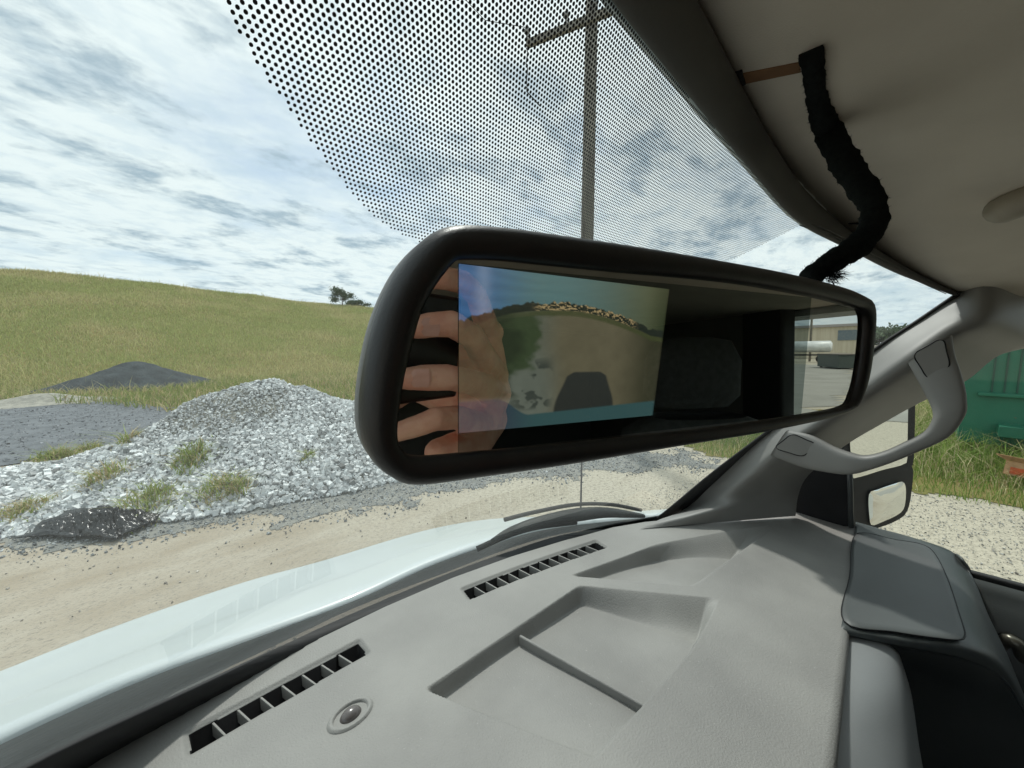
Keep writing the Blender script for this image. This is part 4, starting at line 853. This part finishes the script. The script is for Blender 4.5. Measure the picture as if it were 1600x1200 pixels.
# side mirror
pm = Vector((1.30, 0.0, EYE-.15)); nm = Vector((-.62, -.785, .0)).normalized()
def mq(px, py, off=0): return onpl(px, py, pm+nm*off, nm)
m_mir = bpy.data.materials.new('mirror_silver'); m_mir.use_nodes = True; b = m_mir.node_tree.nodes['Principled BSDF']; b.inputs['Metallic'].default_value = 1; b.inputs['Base Color'].default_value = (.78, .80, .78, 1); b.inputs['Roughness'].default_value = .02
def mprism(name, px, off, back, mt, parent, n=40, rnd=True):
    A = crom([mq(x, y, off) for x, y in px], n, True); nb = np.array(nm); V = np.vstack([A, A-nb*.004, A-nb*back*.6, (A*.85+A.mean(0)*.15)-nb*back]); Fq = [tuple(f) for f in gridfaces(4, n, cv=True)]+[tuple(range(n))[::-1], tuple(range(3*n, 4*n))]
    return npmesh(name, V, Fq, mt, parent, False)
up_px = [(1322, 600), (1375, 578), (1424, 580), (1430, 600), (1429, 690), (1427, 722), (1420, 733), (1380, 742), (1335, 752), (1322, 740)]
hsg = mprism('side_mirror', up_px, 0, .07, m_black, van)
mprism('mirror_face', [(1330, 606), (1375, 588), (1416, 588), (1419, 610), (1418, 690), (1417, 722), (1405, 728), (1380, 734), (1338, 746), (1331, 735)], .004, .002, m_mir, hsg)
mprism('lower_housing', [(1330, 752), (1360, 742), (1408, 730), (1426, 730), (1424, 770), (1417, 800), (1400, 814), (1368, 826), (1340, 830), (1330, 820)], -.001, .07, m_black, hsg)
nm2 = Vector((-.62, -.785, -.06)).normalized()
A = crom([mq(x, y, .0) for x, y in ((1356, 772), (1370, 764), (1396, 755), (1408, 752), (1413, 760), (1413, 780), (1409, 796), (1398, 805), (1376, 815), (1361, 820), (1357, 810))], 40, True); cc = A.mean(0); V = []
for k in np.r_[np.linspace(1, .1, 10), .012]:
    dd = .005*(1-k*k); V.append(cc+(A-cc)*k+np.array(nm)*(dd+.003))
npmesh('convex_mirror', np.vstack(V), gridfaces(11, 40, cv=True), m_mir, hsg)
mb = MB(); mb.tube([mq(1330, 700, -.03), W(Vector((1.16, .12, -.28)))], .018, 10); mb.build('mirror_arm', m_black, hsg, True); mb = MB(); mb.tube([mq(1330, 800, -.03), W(Vector((1.16, .10, -.44)))], .022, 10); mb.build('mirror_arm', m_black, hsg, True)

# ================================================================ REAR VIEW MIRROR
un_ = Vector((math.sin(R(109.3)), math.cos(R(109.3)), 0)); nr = Vector((-math.sin(R(19.3)), -math.cos(R(19.3)), .012)).normalized()
p0 = at(600, 560, .113)
def rq(px, py, off=0.0): return onpl(px, py, p0+nr*off, nr)
RV = empty('rear_view_mirror', rq(960, 560), 'wide black rear view mirror with a glowing camera screen in its glass', 'mirror')
Opx = [(732, 346), (693, 353), (660, 375), (628, 412), (603, 458), (584, 510), (571, 568), (563, 630), (565, 682), (582, 722), (613, 750), (655, 763), (770, 748), (890, 730), (1000, 711), (1110, 692), (1182, 680), (1260, 664), (1318, 648), (1343, 626), (1358, 587), (1367, 520), (1367, 476), (1353, 460), (1320, 446), (1242, 426), (1146, 407), (1000, 381), (870, 361), (800, 351)]
Gpx = [(730, 405), (712, 408), (694, 428), (679, 449), (661, 481), (648, 523), (631, 594), (621, 673), (629, 702), (655, 714), (756, 706), (860, 697), (960, 686), (1116, 669), (1224, 653), (1318, 636), (1335, 617), (1345, 572), (1351, 510), (1347, 487), (1333, 480), (1269, 463), (1140, 441), (960, 424), (850, 413), (780, 406)]
NO = 240
def byangle(px):
    A = crom([(x, y) for x, y in px], 900, True); c = np.array([960, 560]); return A
Oc = crom([(x, y) for x, y in Opx], NO, True)
Gd = crom([(x, y) for x, y in Gpx], 1200, True)
# pair each outer point with a glass point: nearest along the outline, kept in order
gi = []; last = None
for p in Oc:
    gi.append(int(np.argmin(((Gd-p)*np.array([1, 1.0])**1)**2 @ np.array([1, 1]))))
gi = np.unwrap(np.array(gi)*2*np.pi/1200); gi = np.convolve(np.r_[gi[-6:]-2*np.pi*np.sign(gi[-1]-gi[0]), gi, gi[:6]+2*np.pi*np.sign(gi[-1]-gi[0])], np.ones(13)/13, 'valid'); gi = (np.round(gi*1200/2/np.pi).astype(int)) % 1200
Gc = Gd[gi]
Or = np.array([tuple(rq(x, y)) for x, y in Oc]); Gr = np.array([tuple(rq(x, y)) for x, y in Gc]); nv = np.array(nr); cen = Or.mean(0)
def ring(t, off): return Gr+(Or-Gr)*t+nv*off
def inset(k, off): d = cen-Or; L_ = np.linalg.norm(d, axis=1)[:, None]; return Or+d/L_*k+nv*off
rings = [ring(0, -.0015), ring(.03, .0010), ring(.15, .0022), ring(.45, .0030), ring(.75, .0018), ring(.92, -.0010), ring(1.0, -.0040), inset(0, -.0052), inset(.0007, -.0056), inset(.0007, -.0060), inset(0, -.0064), inset(-.0003, -.014), inset(.0008, -.022), inset(.004, -.028), inset(.012, -.032), inset(.03, -.034)]
m_hous = mat('soft_black_housing', (.016, .016, .017, 1), (.020, .020, .021, 1), rough=.42, scale=60, bump=.2, bscale=900, spec=.5)
m_shell = mat('grained_shell_lit', (.20, .205, .205, 1), (.24, .245, .245, 1), rough=.55, scale=60, bump=.6, bscale=600, spec=.55)  # skylight on the left side is painted in: grey lifted above the bezel
npmesh('front_bezel', np.vstack(rings[:9]), gridfaces(9, NO, cv=True), m_hous, RV)
nb_ = len(rings)-8; npmesh('rear_shell', np.vstack(rings[8:]), [tuple(f) for f in gridfaces(nb_, NO, cv=True)]+[tuple((nb_-1)*NO+i for i in range(NO))], m_shell, RV)
def mirror_mat(name, col, emit=False):
    m = bpy.data.materials.new(name); m.use_nodes = True; n = m.node_tree.nodes; l = m.node_tree.links; n.remove(n['Principled BSDF'])
    gl = n.new('ShaderNodeBsdfGlossy'); gl.inputs['Color'].default_value = col; gl.inputs['Roughness'].default_value = .0
    if emit:
        at_ = n.new('ShaderNodeAttribute'); at_.attribute_name = 'tone'; em = n.new('ShaderNodeEmission'); em.inputs['Strength'].default_value = 1; l.new(at_.outputs['Color'], em.inputs['Color']); ad = n.new('ShaderNodeAddShader'); l.new(gl.outputs[0], ad.inputs[0]); l.new(em.outputs[0], ad.inputs[1]); l.new(ad.outputs[0], n['Material Output'].inputs['Surface'])
    else: l.new(gl.outputs[0], n['Material Output'].inputs['Surface'])
    return m
Gm = np.array([tuple(rq(x, y, -.0012)) for x, y in Gc]); npmesh('mirror_glass', np.vstack([Gm, Gm-nv*.001]), [tuple(range(NO)), tuple(range(NO, 2*NO))[::-1]]+[tuple(f) for f in gridfaces(2, NO, cv=True)], mirror_mat('mirror_coating', (.60, .60, .57, 1)), RV, False)
PQ = [np.array(tuple(rq(x, y, -.00105))) for x, y in ((716, 411), (1268, 465), (1252, 648), (745, 705), (716, 707))]
npmesh('screen_panel', PQ, [(4, 3, 2, 1, 0)], mirror_mat('panel_coating', (.24, .27, .26, 1)), RV, False)
# camera screen behind the glass: an emitting picture
TL, TR, BR, BL = [np.array(tuple(rq(x, y, -.0009))) for x, y in ((717, 412), (1046, 452), (1020, 649), (717, 677))]
nu, nv_ = 300, 210; U, Vv = np.meshgrid(np.linspace(0, 1, nu), np.linspace(0, 1, nv_), indexing='ij')
G = TL*((1-U)*(1-Vv))[..., None]+TR*(U*(1-Vv))[..., None]+BR*(U*Vv)[..., None]+BL*((1-U)*Vv)[..., None]
Lc = lambda r, g, b: np.array(lin(r, g, b)[:3])
def mixc(a, b, t): return a*(1-t[..., None])+b*t[..., None]
hor = .30-.10*np.sin(np.clip((U-.02)/.9, 0, 1)*np.pi)+.17*np.clip(U-.5, 0, 1)**1.5+.05*np.clip(.2-U, 0, 1)*5
col = mixc(np.broadcast_to(Lc(68, 112, 160), U.shape+(3,)), Lc(96, 132, 132), sstep(.0, .35, U)); col = mixc(col, Lc(92, 100, 74), sstep(.35, .95, U)); col = mixc(col, Lc(62, 72, 50), sstep(.85, 1, U))
wv = np.sin((Vv*1.0+.35*(U-.35)**2)*95+3*vnoise(U, Vv, .3, 91)); col = col*(1+.16*(wv*np.clip(.6-U, 0, 1))[..., None])
col = mixc(col, Lc(150, 172, 200), .5*np.exp(-((U-.09)/.03)**2)*(Vv < .3))
g1 = mixc(np.broadcast_to(Lc(104, 110, 96), U.shape+(3,)), Lc(108, 104, 82), sstep(.3, .45, U)); g1 = mixc(g1, Lc(60, 62, 46), sstep(.68, .98, U)); g1 = mixc(g1, Lc(108, 116, 104), sstep(.4, .75, Vv)*(1-sstep(.3, .5, U)))
g1 = g1*(1+.06*vnoise(U*3, Vv*2, .12, 92, 4))[..., None]
dk = sstep(.05, .28, vnoise(U, Vv, .06, 93, 3))*(1-sstep(.36, .42, U))*sstep(.12, .3, U)*sstep(.5, .62, Vv)*(1-sstep(.86, .9, Vv)); g1 = mixc(g1, Lc(58, 66, 60), dk*.85)
wn_ = .05*vnoise(U, Vv, .08, 97, 3); wedge = sstep(.13, .16, U+wn_)*(1-sstep(.30, .36, U+wn_+.25*(Vv-.4)))*sstep(.03, .06, Vv-hor)*(1-sstep(-.04, .04, Vv-(.68-.9*(U-.2))+wn_)); g1 = mixc(g1, Lc(56, 74, 44), wedge*.85); lf = (1-sstep(.17, .26, U+wn_))*(1-sstep(.78, .84, Vv)); g1 = mixc(g1, Lc(50, 60, 44), lf*.92)
below = sstep(0, .012, Vv-hor); col = mixc(col, g1, below)
bandd = sstep(-.03, -.02, Vv-hor+.011*vnoise(U*4, Vv*0, .09, 94, 3)*1)*(1-sstep(.02, .03, Vv-hor)); tl = vnoise(U*5, Vv*9, .055, 95, 3); bc = mixc(np.broadcast_to(Lc(44, 52, 44), U.shape+(3,)), Lc(176, 156, 112), sstep(.15, .3, tl)*sstep(.28, .34, U)*(1-sstep(.78, .85, U))); col = mixc(col, bc, bandd)
gb_ = sstep(.02, .03, Vv-hor)*(1-sstep(.05, .07, Vv-hor+.04*np.clip(.4-U, 0, 1)))*sstep(.1, .3, U); col = mixc(col, Lc(74, 82, 52), gb_*.85)
vs = (np.abs(U-.575)-(.10+.06*sstep(.62, .9, Vv)-.04*(1-sstep(.625, .68, Vv)))); van_s = (1-sstep(-.008, .008, vs))*sstep(.635, .65, Vv); col = mixc(col, Lc(52, 56, 52)*(1.15-.5*np.clip(Vv[..., None]-.6, 0, 1)), van_s)
bump_ = sstep(.90, .915, Vv+.05*(U-.5)+.12*(1-sstep(.15, .3, U))); col = mixc(col, mixc(np.broadcast_to(Lc(58, 72, 84), U.shape+(3,)), Lc(60, 92, 92), sstep(.15, .35, U)), bump_); edge = sstep(.985, 1, U); col = col*(1-.4*edge[..., None])
npmesh('camera_screen', G.reshape(-1, 3), gridfaces(nu, nv_), mirror_mat('screen_behind_glass', (.46, .40, .33, 1), True), RV, False, (col*.55).reshape(-1, 3))
# mount: stalk from the back of the housing to a button on the windshield
c = Vector(rq(1000, 520, -.034)); mp = Vector((c.x+.01, WS(c.x+.01, .055)-.006, EYE+.055)); tube('mount', [c, c.lerp(mp, .5)+Vector((0, 0, -.01)), mp], [.012, .010, .014], m_black, RV, 14)

# fabric sleeve cable from the headliner slot to the back of the mirror
cp_ = [(onroof(1268, 86)+Vector((0, 0, -.004)), 19), (None, 0)]
path = [(1266, 82, .5), (1270, 96, .5), (1272, 120, .5), (1277, 155, .5), (1292, 200, .292), (1318, 250, .287), (1345, 290, .284), (1362, 315, .282), (1366, 345, .280), (1350, 375, .276), (1322, 396, .272), (1295, 412, .268), (1262, 436, .262)]
wd_ = [19, 17, 16, 17, 20, 22, 23, 23, 21, 20, 19, 17, 16]
pts = crom([at(x, y, min(d, (onroof(x, y)-O).dot(fw)-.006)) for x, y, d in path], 90); dps = [(Vector(p)-O).dot(fw) for p in pts]; rw = np.interp(np.linspace(0, 1, 90), np.linspace(0, 1, len(wd_)), wd_)
rads = [r*d/F*(1+.10*math.sin(i*1.1)*math.cos(i*.37)+.05*math.sin(i*2.9)) for i, (r, d) in enumerate(zip(rw, dps))]
m_felt = mat('black_felt', (.010, .012, .012, 1), (.014, .017, .016, 1), rough=.98, scale=300, bump=1, bscale=700, spec=.05)
CB = empty('cable_sleeve', Vector(pts[0]), 'black felt covered cable hanging from the headliner slot to the mirror', 'cable')
slv = tube('sleeve', pts, rads, m_felt, CB, 20, .8, Vector((fw.x, fw.y, fw.z)))
r = np.random.default_rng(5); hv, hf = [], []
vs_ = [v.co.copy() for v in slv.data.vertices]; cpts = [Vector(p) for p in pts]
for k in range(1500):
    i = int(r.integers(0, len(vs_))); v = vs_[i]; c = cpts[min(i//20, 89)]; d = (v-c).normalized()+Vector(r.normal(0, .8, 3)); l = .0012+.0012*r.random(); e = Vector(r.normal(0, 1, 3)).normalized()*.00018; b = len(hv); hv += [tuple(v-e), tuple(v+e), tuple(v+d.normalized()*l)]; hf.append((b, b+1, b+2))
tail = at(1302, 430, .262)
for k in range(260):
    d = Vector(rt)*r.uniform(.2, 1)+Vector(up)*r.normal(-.1, .5)+Vector(fw)*r.normal(0, .4); e = Vector(r.normal(0, 1, 3)).normalized()*.0003; p = tail+Vector(r.normal(0, .0022, 3)); b = len(hv); hv += [tuple(p-e), tuple(p+e), tuple(p+d.normalized()*r.uniform(.003, .010))]; hf.append((b, b+1, b+2))
tag(npmesh('frayed_fibres', hv, hf, m_felt, CB, False), kind='stuff')

# ================================================================ HAND AND PHONE (behind the lens, reflected in the mirror)
def refl(px, py, fwd):                        # where the line of sight, bounced by the mirror, reaches the plane fwd metres in front of the lens
    M = rq(px, py, -.0012); d = (M-O).normalized(); q = d-nr*2*d.dot(nr); s = (fwd-(M-O).dot(fw))/q.dot(fw); return M+q*s
PH = empty('phone', O+rt*.03-fw*.006, 'dark smartphone held in the hand reflected at the left end of the mirror', 'phone')
m_ph = mat('phone_back', (.010, .010, .011, 1), rough=.35, spec=.5); Mx = Matrix((rt, up, -fw)).transposed()
mb = MB(); mb.box(O+rt*.045-fw*.0075, (.150, .080, .008), M=Mx); mb.build('body', m_ph, PH, bevel=.003)
mb = MB(); mb.box(O+rt*.003-up*.002-fw*.0030, (.034, .034, .0016), M=Mx); mb.build('camera_plate', m_black, PH, bevel=.0007)
PE = empty('person', O+rt*.12-fw*.03, 'right hand gripping the phone, reflected at the left end of the mirror', 'person')
m_skin = mat('skin', lin(240, 186, 160), lin(226, 160, 136), rough=.5, scale=60, bump=.35, bscale=260, spec=.35, detail=6, sss=.12)
chains = [
 [(655, 436, .004, 21), (690, 434, .010, 23), (722, 440, .008, 23), (744, 462, -.012, 22), (764, 520, -.035, 24)],
 [(648, 512, .003, 22), (672, 508, .010, 25), (706, 506, .018, 27), (738, 526, .013, 26), (756, 560, .000, 27), (772, 585, -.024, 29)],
 [(632, 592, .003, 22), (660, 590, .010, 26), (700, 590, .018, 27), (735, 596, .014, 26), (758, 606, .0, 28), (772, 614, -.024, 30)],
 [(618, 676, .003, 19), (645, 668, .010, 22), (680, 655, .018, 24), (712, 652, .013, 25), (742, 662, .000, 28), (762, 655, -.022, 29)]]
def seglist(ch): return [(refl(x, y, f), r) for x, y, f, r in ch]
bm = bmesh.new()
def cap(a, b, ra, rb):
    n = max(3, int((b-a).length/.0022))
    for i in range(n+1):
        t = i/n; c = a.lerp(b, t); bmesh.ops.create_icosphere(bm, subdivisions=2, radius=ra+(rb-ra)*t, matrix=Matrix.Translation(c))
knuck = []
for ch in chains:
    P = seglist(ch); 
    Rr = []
    for (x, y, f, r_), (p, _) in zip(ch, P):
        M = rq(x, y, -.0012); Lp_ = (M-O).length+(p-M).length; Rr.append(r_*.84/F*Lp_*.93)
    pts = [p for p, _ in P]
    for i in range(len(pts)-1): cap(pts[i], pts[i+1], Rr[i], Rr[i+1])
    knuck.append((pts[-1], Rr[-1]))
for i in range(3): cap(knuck[i][0], knuck[i+1][0], knuck[i][1], knuck[i+1][1])
heel = refl(682, 706, .004); heel2 = refl(738, 694, -.004); cap(heel, heel2, .010, .017); cap(heel2, knuck[3][0], .017, .02); cap(heel2, knuck[2][0], .016, .018)
wr = O+rt*.15-fw*.10-up*.035
for k, _ in knuck: cap(k, wr, .015, .024)
cap(wr, O+rt*.21-fw*.30-up*.12, .026, .036); cap(O+rt*.21-fw*.30-up*.12, O+rt*.24-fw*.42-up*.22, .036, .042)
th = [O+rt*.13-fw*.055-up*.01, O+rt*.11-fw*.035+up*.022, O+rt*.085-fw*.024+up*.03, O+rt*.058-fw*.021+up*.028]
for i, (a, b) in enumerate(((.017, .013), (.013, .011), (.011, .009))): cap(th[i], th[i+1], a, b)
me = bpy.data.meshes.new('body'); bm.to_mesh(me); bm.free(); ho = bpy.data.objects.new('body', me); C.objects.link(ho); ho.parent = PE; ho.matrix_parent_inverse = PE.matrix_world.inverted(); me.materials.append(m_skin)
rm = ho.modifiers.new('remesh', 'REMESH'); rm.mode = 'VOXEL'; rm.voxel_size = .0014; rm.use_smooth_shade = True
sm = ho.modifiers.new('smooth', 'SMOOTH'); sm.factor = .6; sm.iterations = 5
tx = bpy.data.textures.new('creases', 'CLOUDS'); tx.noise_scale = .012; dsp = ho.modifiers.new('disp', 'DISPLACE'); dsp.texture = tx; dsp.strength = .0012; dsp.texture_coords = 'LOCAL'
m_nail = mat('nail', lin(226, 170, 152), rough=.25, spec=.5)
for ch in chains[1:3]:
    (x, y, f, r_) = ch[0]; p = refl(x+10, y-1, f+.0085); q = refl(x+24, y-1, f+.012); V = []
    ax = (q-p); l = ax.length; ax.normalize(); sd2 = ax.cross(fw).normalized()
    for i in range(8):
        for k in range(9):
            t = i/7; a = (k/8-.5)*2; wv_ = .0062*(1-.5*max(0, (.25-t)/.25)**2); V.append(tuple(p+ax*(t*.011)+sd2*a*wv_+fw*(.0022*(1-a*a))))
    npmesh('fingernail', V, gridfaces(8, 9), m_nail, PE)
V, Fq = tubeVF([O+rt*.185-fw*.23-up*.085, O+rt*.215-fw*.31-up*.125, O+rt*.25-fw*.43-up*.225, O+rt*.26-fw*.5-up*.3], [.038, .045, .052, .058], 24); npmesh('sleeve', V, Fq, mat('grey_sleeve', (.05, .055, .06, 1), rough=.9, scale=200, bump=.4), PE)
